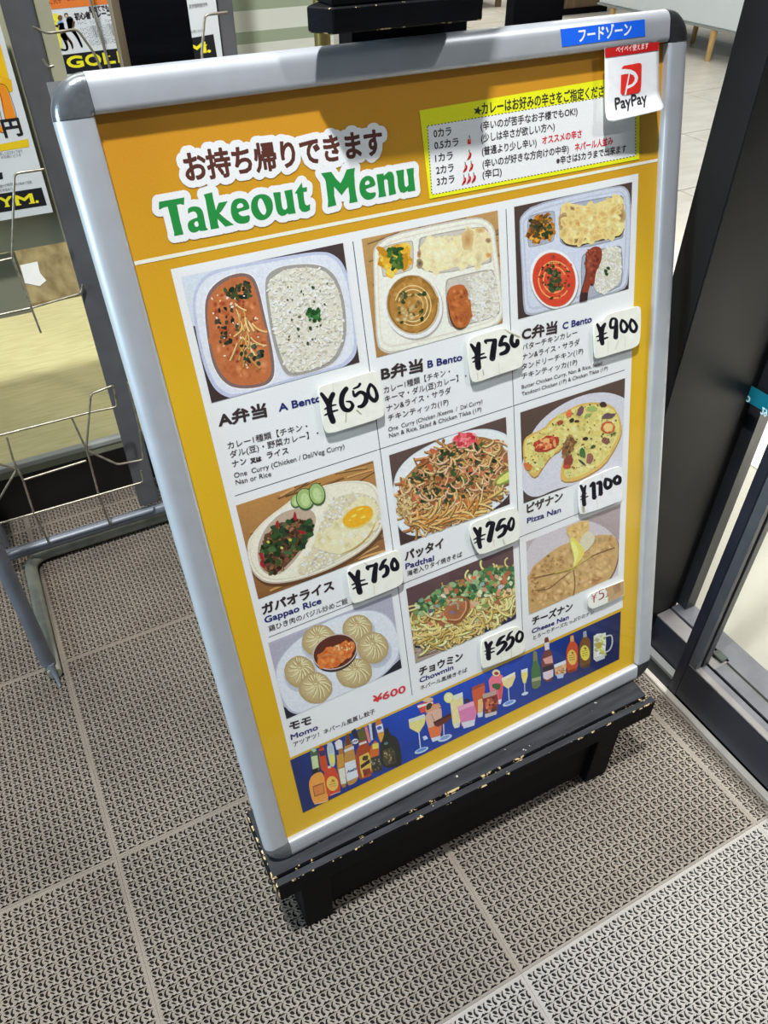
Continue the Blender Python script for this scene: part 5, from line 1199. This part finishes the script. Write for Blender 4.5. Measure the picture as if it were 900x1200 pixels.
price_tag((540, 375, 11.25), [(88, 290), (140, 220), (380, 150), (540, 100), (700, 150), (790, 200), (810, 300), (808, 590), (760, 630), (500, 710), (200, 820), (130, 800), (100, 560)],
  [([(125, 320), (175, 390), (205, 440)], [26, 48, 48]), ([(225, 310), (215, 400), (210, 500), (220, 620)], [44, 60, 62, 62]), ([(140, 500), (220, 465), (300, 435)], [14, 26, 14]), ([(150, 550), (240, 505), (320, 485)], [14, 26, 20]),
   ([(325, 300), (315, 270), (400, 262), (440, 262)], [20, 30, 30, 34]), ([(440, 265), (425, 350), (405, 500)], [44, 60, 62]),
   ([(585, 215), (545, 220), (515, 290), (500, 330)], [22, 36, 42, 30]), ([(505, 335), (570, 310), (610, 350), (590, 410), (515, 445)], [24, 40, 50, 46, 34]),
   ([(665, 205), (655, 280), (690, 335), (730, 310), (735, 270)], [36, 44, 46, 48, 42])],
  'cream tag reading ¥750 with folded corner beside the B bento', smudges=(([(490, 560), (500, 700)], 12, (208, 206, 192)), ([(280, 650), (290, 720)], 16, (204, 200, 182)), ([(210, 700), (215, 780)], 12, (206, 200, 184)), ([(560, 115), (640, 170), (760, 220)], [4, 22, 30], (196, 190, 166))))
price_tag((685, 350, 12.857), [(135, 360), (270, 330), (300, 260), (380, 215), (600, 160), (790, 110), (835, 130), (838, 300), (825, 650), (760, 730), (500, 800), (190, 900), (140, 880), (130, 600)],
  [([(180, 385), (215, 460), (230, 500)], [30, 48, 50]), ([(295, 375), (250, 460), (240, 560), (255, 670)], [30, 58, 62, 50]), ([(165, 572), (240, 545), (320, 508)], [12, 26, 12]), ([(180, 632), (260, 605), (335, 580)], [14, 26, 18]),
   ([(455, 300), (400, 300), (375, 370), (385, 430), (440, 420), (462, 350), (455, 300)], [26, 28, 34, 36, 30, 30, 26]), ([(465, 320), (462, 440), (455, 575)], [36, 52, 58]),
   ([(550, 320), (530, 400), (550, 480), (600, 490), (630, 420), (595, 350), (550, 320)], [30, 32, 36, 38, 34, 32, 30]), ([(690, 310), (668, 390), (690, 470), (740, 490), (772, 420), (735, 345), (690, 310)], [30, 32, 36, 38, 34, 32, 30])],
  'cream tag reading ¥900', smudges=(([(340, 640), (345, 800)], 12, (206, 204, 192)), ([(490, 640), (450, 760)], 14, (204, 202, 190)), ([(590, 560), (600, 720)], 10, (208, 206, 194))))
price_tag((400, 635, 11.25), [(78, 400), (100, 330), (300, 255), (500, 190), (700, 105), (765, 130), (785, 220), (815, 500), (770, 570), (500, 680), (170, 810), (130, 780), (95, 560)],
  [([(100, 405), (150, 460), (180, 500)], [36, 46, 50]), ([(215, 385), (205, 480), (215, 560), (235, 650)], [46, 56, 60, 62]), ([(135, 560), (220, 515), (305, 490)], [14, 24, 12]), ([(145, 612), (230, 570), (335, 540)], [14, 24, 18]),
   ([(345, 350), (335, 325), (420, 300), (460, 285)], [30, 34, 28, 26]), ([(450, 290), (435, 390), (425, 500)], [44, 54, 60]),
   ([(580, 225), (545, 260), (505, 350)], [22, 36, 36]), ([(505, 350), (570, 310), (600, 350), (590, 410), (545, 450)], [24, 34, 48, 44, 30]), ([(680, 220), (655, 290), (675, 350), (725, 340), (730, 280), (690, 215)], [34, 38, 42, 42, 38, 30])],
  'cream tag reading ¥750 on the gappao rice photo', smudges=(([(420, 560), (430, 680)], 12, (208, 204, 184)), ([(300, 270), (330, 300)], 14, (206, 200, 184))))
price_tag((545, 585, 12.857), [(62, 420), (110, 345), (300, 270), (500, 190), (720, 120), (780, 150), (800, 240), (815, 560), (790, 610), (500, 730), (220, 838), (160, 760), (80, 580)],
  [([(130, 435), (165, 490), (190, 530)], [40, 50, 50]), ([(220, 430), (205, 500), (195, 590), (215, 710)], [36, 52, 56, 50]), ([(120, 602), (200, 560), (295, 520)], [12, 26, 14]), ([(130, 655), (210, 610), (280, 590)], [12, 24, 14]),
   ([(315, 400), (345, 355), (410, 350)], [34, 44, 44]), ([(410, 360), (385, 470), (355, 605)], [56, 60, 66]),
   ([(590, 285), (520, 325), (470, 450)], [20, 40, 46]), ([(470, 460), (560, 395), (600, 420), (570, 510), (490, 565)], [30, 40, 52, 44, 30]), ([(690, 275), (650, 350), (650, 430), (690, 445), (720, 370), (715, 290), (680, 275)], [26, 36, 40, 40, 32, 24, 22])],
  'cream tag reading ¥750 under the noodle photo', smudges=(([(420, 600), (430, 700)], 14, (212, 200, 180)), ([(560, 600), (590, 680)], 20, (204, 198, 176)), ([(340, 280), (370, 320)], 20, (206, 200, 180))))
price_tag((670, 540, 13.846), [(120, 380), (160, 320), (400, 220), (600, 130), (750, 85), (800, 110), (820, 240), (800, 640), (740, 660), (400, 790), (140, 870), (110, 800), (105, 600)],
  [([(135, 400), (170, 470), (185, 510)], [34, 46, 50]), ([(215, 395), (190, 470), (180, 590), (190, 700)], [18, 44, 56, 54]), ([(130, 575), (180, 550), (225, 520)], [10, 20, 12]), ([(130, 625), (200, 590), (255, 565)], [10, 20, 12]),
   ([(290, 405), (340, 360), (345, 470), (350, 590)], [30, 48, 52, 56]), ([(325, 600), (380, 575)], [16, 24]), ([(400, 360), (450, 345), (455, 440), (455, 530)], [34, 48, 54, 52]), ([(425, 550), (480, 515)], [16, 24]),
   ([(540, 290), (525, 380), (560, 435), (615, 400), (620, 320), (560, 290)], [40, 46, 44, 44, 42, 38]), ([(720, 245), (675, 300), (700, 360), (760, 340), (765, 270), (720, 240)], [36, 44, 44, 46, 44, 34])],
  'white tag reading ¥1100', smudges=(([(390, 620), (410, 760)], 12, (206, 206, 196)), ([(480, 230), (485, 270)], 14, (210, 208, 194)), ([(170, 740), (180, 830)], 50, (222, 214, 196)), ([(235, 620), (240, 830)], 6, (206, 204, 190))), paper=(226, 226, 218))
price_tag((555, 725, 13.846), [(115, 390), (160, 320), (400, 220), (660, 115), (760, 150), (820, 230), (828, 480), (780, 550), (500, 670), (180, 790), (130, 790), (115, 600)],
  [([(185, 380), (205, 440), (225, 490)], [38, 48, 52]), ([(280, 375), (235, 450), (230, 540), (232, 630)], [40, 54, 60, 62]), ([(170, 520), (250, 490), (330, 460)], [12, 24, 12]), ([(180, 572), (250, 545), (325, 520)], [12, 24, 16]),
   ([(495, 265), (420, 320), (370, 420)], [20, 44, 40]), ([(370, 425), (470, 370), (510, 400), (460, 480), (375, 565)], [24, 40, 52, 46, 30]),
   ([(625, 190), (570, 240), (535, 330)], [10, 30, 36]), ([(535, 335), (600, 290), (630, 330), (600, 420), (520, 500)], [22, 36, 46, 46, 36]), ([(730, 200), (690, 260), (690, 340), (740, 355), (780, 290), (775, 220), (725, 195)], [26, 36, 40, 40, 36, 32, 26])],
  'cream tag reading ¥550', smudges=(([(440, 590), (440, 680)], 8, (204, 202, 186)), ([(490, 520), (490, 600)], 8, (206, 204, 188)), ([(600, 480), (605, 620)], 14, (206, 200, 184)), ([(410, 210), (415, 270)], 8, (206, 204, 190))))
price_tag((680, 670, 15), [(130, 440), (170, 390), (400, 290), (450, 275), (760, 150), (770, 400), (480, 540), (220, 650), (180, 640), (140, 600)],
  [([(190, 390), (235, 450)], [8, 14], (186, 70, 76)), ([(290, 350), (240, 440), (235, 530)], [8, 18, 16], (170, 60, 70)), ([(190, 440), (280, 410)], 6, (190, 90, 96)), ([(190, 475), (285, 445)], 6, (190, 90, 96)),
   ([(405, 300), (335, 330), (330, 380)], [8, 14, 14], (170, 60, 70)), ([(335, 385), (395, 375), (395, 440), (320, 490)], [12, 18, 22, 12], (160, 50, 60)), ([(445, 440), (480, 420)], 12, (120, 60, 60))],
  'faded tag with red ¥5 half covered by brown tape', lift=.7,
  tape=(([(425, 290), (450, 275), (755, 155), (766, 395), (480, 535), (486, 430), (455, 410), (465, 350)], (176, 146, 106)), ([(560, 250), (700, 190), (710, 330), (600, 400)], (160, 126, 88)), ([(620, 230), (690, 205), (680, 300), (640, 330)], (146, 116, 92)), ([(440, 275), (452, 272), (448, 320)], (120, 116, 100))),
  sm_n=0, paper=(222, 220, 208), wf=1.1)

# blue label on the top rail
def sheet(name, f_, pts, z0, z1, m, col, label, sm_n=0):
    P = [f_(*q) for q in (smooth_pts(pts, sm_n) if sm_n else pts)]; n = len(P)
    V = [(u / 1000, v / 1000, z1 / 1000) for u, v in P] + [(u / 1000, v / 1000, z0 / 1000) for u, v in P]
    me = bpy.data.meshes.new(name); me.from_pydata(V, [], [list(range(n))[::-1]] + [(i, (i + 1) % n, n + (i + 1) % n, n + i) for i in range(n)])
    me.materials.append(m); ca = me.color_attributes.new('ink', 'FLOAT_COLOR', 'CORNER'); ca.data.foreach_set('color', [*ink(col), 1.0] * len(me.loops))
    o = bpy.data.objects.new(name, me); COL.objects.link(o); o.parent = sign; o['label'] = label
    return fix_normals(o)
f_ = crop(600, 0, 3, dep=0)
lb = sheet('zone_label', f_, [(170, 103), (466, 68), (468, 127), (176, 165)], .05, .35, M_tagp, (22, 92, 214), 'blue label with white lettering')
k = Ink(f_); k.text('フードゾーン', (234, 146), (418, 121), 12.5, (222, 228, 240), bold=.35); k.build('label_text', lb, M_tagp, base=.4)

# payment sticker hanging from the rail, its lower edge curling outwards
f_ = crop(700, 40, 10.91, dep=-.0003)
A_, B_, C_, D_ = f_(95, 185), f_(786, 98), f_(800, 960), f_(98, 1135)
def stk(s_, t_, lift=0.0):
    u = (A_[0] * (1 - s_) + B_[0] * s_) * (1 - t_) + (D_[0] * (1 - s_) + C_[0] * s_) * t_
    v = (A_[1] * (1 - s_) + B_[1] * s_) * (1 - t_) + (D_[1] * (1 - s_) + C_[1] * s_) * t_
    z = .3 + lift + 9.0 * max(0, (t_ - .72) / .28) ** 2 * (.5 + .5 * s_)
    return (u / 1000, v / 1000, z / 1000)
V = []; F = []; C_n = 14; R_n = 30
for j in range(R_n + 1):
    for i in range(C_n + 1):
        s_, t_ = i / C_n, j / R_n
        if t_ > .93:                     # rounded lower corners
            q = (t_ - .93) / .07; ins = .075 * (1 - math.sqrt(max(0, 1 - q * q))); s_ = ins + s_ * (1 - 2 * ins)
        V.append(stk(s_, t_))
F = [(j * (C_n + 1) + i, (j + 1) * (C_n + 1) + i, (j + 1) * (C_n + 1) + i + 1, j * (C_n + 1) + i + 1) for j in range(R_n) for i in range(C_n)]
me = bpy.data.meshes.new('payment_sticker'); me.from_pydata(V, [], F); me.materials.append(M_tagp)
ca = me.color_attributes.new('ink', 'FLOAT_COLOR', 'CORNER'); ca.data.foreach_set('color', [*ink((226, 226, 228)), 1.0] * len(me.loops))
stick = bpy.data.objects.new('payment_sticker', me); COL.objects.link(stick); stick.parent = sign; stick['label'] = 'white hanging sticker with red square logo'
for p_ in me.polygons: p_.use_smooth = True
md = stick.modifiers.new('thick', 'SOLIDIFY'); md.thickness = .0003; md.offset = -1
k = Ink(crop(700, 40, 10.91, dep=-.0006))
RD = (206, 44, 34)
k.poly([(95, 185), (786, 98), (784, 205), (101, 305)], (176, 26, 26))
k.text('ペイペイ使えます', (240, 236), (652, 178), 6.2, (226, 200, 196), bold=.1)
k.poly([(310, 455), (318, 425), (340, 405), (530, 368), (560, 375), (568, 400), (562, 640), (552, 725), (525, 750), (360, 780), (320, 777), (298, 745), (304, 525), (360, 510), (410, 505), (412, 455)], RD, smooth=0)
k.poly([(304, 450), (360, 446), (430, 455), (480, 480), (512, 520), (522, 560), (508, 610), (470, 655), (430, 680), (380, 700), (385, 660), (440, 640), (472, 600), (480, 560), (460, 525), (420, 508), (360, 508), (300, 522)], (230, 228, 228))
k.poly([(402, 500), (416, 500), (368, 780), (346, 782)], (230, 228, 228))
k.poly([(414, 512), (456, 528), (474, 560), (466, 600), (436, 636), (392, 652)], RD, smooth=1)
k.text('PayPay', (224, 962), (626, 880), 15.0, (40, 34, 36), bold=.28)
def xf_s(u, v, z):
    # lay the print on the curled sheet
    t_ = max(0.0, min(1.0, ((A_[1] + B_[1]) / 2 - v) / ((A_[1] + B_[1]) / 2 - (C_[1] + D_[1]) / 2))); s_ = (u - A_[0]) / (B_[0] - A_[0])
    return (u / 1000, v / 1000, (.3 + .35 + z * .3 + 9.0 * max(0, (t_ - .72) / .28) ** 2 * (.5 + .5 * s_)) / 1000)
k.build('sticker_print', stick, M_tagp, xf=xf_s)

# ================================================================ LEAFLETS IN THE RACK
def leaflet(cr, Y, quad, label, draw, tilt=0.0):
    """printed leaflet in the vertical plane y = Y; quad gives its corners"""
    ox, oy, s_ = cr
    def m(x, y):
        d = CAM_R @ Vector(((ox + x / s_ - 450) / FPX, -(oy + y / s_ - 600) / FPX, -1.0)); t = (Y - CAM_O.y) / d.y; q = CAM_O + d * t
        return (q.x * 1000, q.z * 1000)
    x0, x1, z0, z1 = quad
    o = MB().box(x0, x1, Y + .0001, Y + .0022, z0, z1).build('leaflet', M_paper); tag(o, label, 'leaflet', 'fitness leaflets in the wire rack')
    k = Ink(m, (x0 * 1000, x1 * 1000, z0 * 1000, z1 * 1000)); draw(k)
    k.build('print', o, M_flyer, xf=lambda u, v, z: (u / 1000, Y - z * .0008 / 1, v / 1000) if False else (u / 1000, Y - .0001 - z * .0004, v / 1000))
    return o
def slab(k, body, p0, p1, em, col):
    """fat slab-serif capitals: bold letters with bars at the stem ends"""
    k.text(body, p0, p1, em, col, bold=em * .045)
def draw_right(k):
    Bd = (28, 28, 32); Y_ = (226, 206, 40)
    k.poly([(300, 0), (850, -120), (850, 20), (318, 70)], (206, 112, 50)); k.text('ご見学・ご相談', (350, 28), (560, -8), 9, (150, 60, 30), bold=.2)
    k.text('初めてでも安心!', (630, 85), (830, 62), 8, BK, bold=.3); k.text('初心者トレーニング', (530, 138), (862, 100), 9.5, (34, 30, 30), bold=.35)
    for i, (x, y, L) in enumerate(((550, 175, 60), (640, 168, 60), (745, 158, 105), (570, 218, 310), (580, 246, 305), (590, 274, 300), (630, 300, 255), (640, 322, 250))):
        k.text(('トレーニング基本' * 4)[:max(4, int(L / 14))], (x, y), (x + L, y - L * .12), 6.2, (110, 110, 116))
    k.ell(385, 150, 48, 55, 0, (230, 206, 60), 24); k.poly([(390, 200), (420, 200), (440, 340), (410, 340)], (230, 206, 60))
    k.poly([(405, 390), (910, 330), (1090, 310), (1500, 240), (1530, 420), (440, 525)], Bd)
    for ch, x0_, x1_ in (('G', 482, 590), ('O', 612, 715), ('L', 738, 812), ('D', 838, 925), ("'", 945, 960), ('S', 975, 1055), ('G', 1090, 1180), ('Y', 1200, 1290), ('M', 1330, 1450), ('.', 1462, 1480)):
        k.text(ch, (x0_, 478 - (x0_ - 482) * .115), (x1_, 478 - (x1_ - 482) * .115), 20, Y_, bold=.9)
    for x0_, x1_ in ((738, 775), (838, 870), (1330, 1362), (1420, 1455)):     # slabs
        for yy in (478, 428): k.line([(x0_ - 6, yy - (x0_ - 482) * .115), (x1_, yy - (x1_ - 482) * .115)], 9, Y_)
    # two trainers, clothing and pose only
    def limb(p_, w_, c): k.marker(p_, w_, c, 4)
    limb([(460, 250), (500, 300), (510, 340)], [22, 18, 10], (196, 150, 120)); limb([(440, 250), (470, 320), (465, 350), (420, 345)], [24, 18, 12, 14], (60, 50, 50))
    limb([(425, 165), (445, 240)], [46, 40], (120, 150, 196)); limb([(445, 245), (462, 275)], [44, 30], (70, 60, 66)); limb([(410, 185), (375, 175), (345, 140)], [16, 13, 10], (196, 150, 120)); k.ell(422, 125, 17, 20, 10, (110, 74, 50), 12); limb([(338, 150), (385, 150)], 5, (40, 40, 44))
    limb([(490, 140), (500, 200)], [50, 40], (40, 40, 46)); limb([(510, 210), (545, 260), (575, 325)], [26, 20, 14], (36, 34, 40)); k.ell(464, 106, 14, 17, 0, (70, 50, 40), 12); k.ell(466, 112, 9, 11, 0, (206, 164, 136), 10); limb([(520, 150), (515, 190)], [14, 12], (206, 164, 136))
    k.text('見学随時受付中', (1330, 60), (1460, 42), 6, BK); k.text('お問い合わせ', (1345, 232), (1440, 222), 4.5, (110, 110, 116))
leaflet((0, 0, 6), .9005, (.1085, .349, .8875, 1.16), 'leaflet with orange band and pair of trainers, yellow wording on black strip at its foot', draw_right)
def draw_left(k):
    Bd = (28, 28, 32); Y_ = (226, 206, 40)
    k.poly([(-600, -120), (3, 52 * 6), (14 * 6, 105 * 6), (74, 560), (0, 545), (-600, 700)], (226, 172, 30))
    k.poly([(0, 530), (78, 560), (90, 640), (72, 650), (0, 600)], (214, 160, 26))
    k.poly([(-300, 300), (-40, 560), (20, 590), (60, 650), (115, 830), (40, 860), (-10, 640), (0, 870), (30, 930), (-300, 960)], (226, 130, 34))
    k.marker([(0, 588), (40, 605), (75, 680), (115, 832), (42, 838), (12, 700), (-5, 640)], 4, (40, 36, 34)); k.marker([(-6, 760), (26, 925), (-10, 915)], 4, (40, 36, 34))
    k.text('円', (38, 955), (158, 938), 27, (34, 30, 30), bold=1.0)
    k.poly([(-600, 1150), (0, 1015), (196, 975), (206, 1032), (0, 1064), (-600, 1180)], (214, 180, 30))
    k.text('詳しくはスタッフまで', (0, 1092), (160, 1072), 5.5, (90, 90, 96)); k.text('お気軽にどうぞ', (10, 1115), (150, 1098), 4.5, (110, 110, 116))
    k.poly([(-60, 1228), (14, 1210), (22, 1258), (-60, 1270)], Bd)
    k.text('受付時間', (0, 1320), (95, 1302), 5, (110, 110, 116)); k.text('年中無休で営業', (110, 1306), (225, 1288), 5, (110, 110, 116)); k.text('駐車場あり', (0, 1350), (90, 1335), 5, (110, 110, 116))
    k.poly([(-900, 1530), (0, 1362), (292, 1318), (330, 1442), (0, 1494), (-900, 1660)], Bd)
    for ch, x0_, x1_ in (('G', -110, -20), ('Y', 12, 95), ('M', 118, 240), ('.', 256, 270)):
        k.text(ch, (x0_, 1456 - (x0_ - 12) * .135), (x1_, 1456 - (x1_ - 12) * .135), 20, Y_, bold=.9)
    for x0_, x1_ in ((116, 150), (208, 248), (38, 70)): k.line([(x0_ - 4, 1456 - (x0_ - 12) * .135), (x1_, 1456 - (x1_ - 12) * .135)], 8, Y_)
leaflet((0, 0, 6), .8905, (-.215, .0355, .7085, 1.02), 'leaflet with orange price figures and yellow lettering on a black strip', draw_left)

# teal sticker seen from behind on the jamb edge
k = Ink(ident)
def mj(x, y):
    d = CAM_R @ Vector(((840 + x / 6 - 450) / FPX, -(400 + y / 6 - 600) / FPX, -1.0)); t = (.8325 - CAM_O.x) / d.x; q = CAM_O + d * t
    return (q.y * 1000, q.z * 1000)
k = Ink(mj)
k.poly([(225, 300), (520, 470), (500, 590), (188, 410)], (15, 100, 116)); 
k.text('0', (206, 378), (238, 392), 13, (190, 220, 222), bold=.4)
k.text('29', (322, 462), (362, 486), 16, (190, 220, 222), bold=.4)
k.text('EST', (372, 500), (430, 540), 9, (190, 220, 222), bold=.3)
o = k.build('door_sticker', None, M_tagp, xf=lambda u, v, z: (.8325 - z * .001, u / 1000, v / 1000))
tag(o, 'teal sticker strip across the glass door edge', 'sticker')
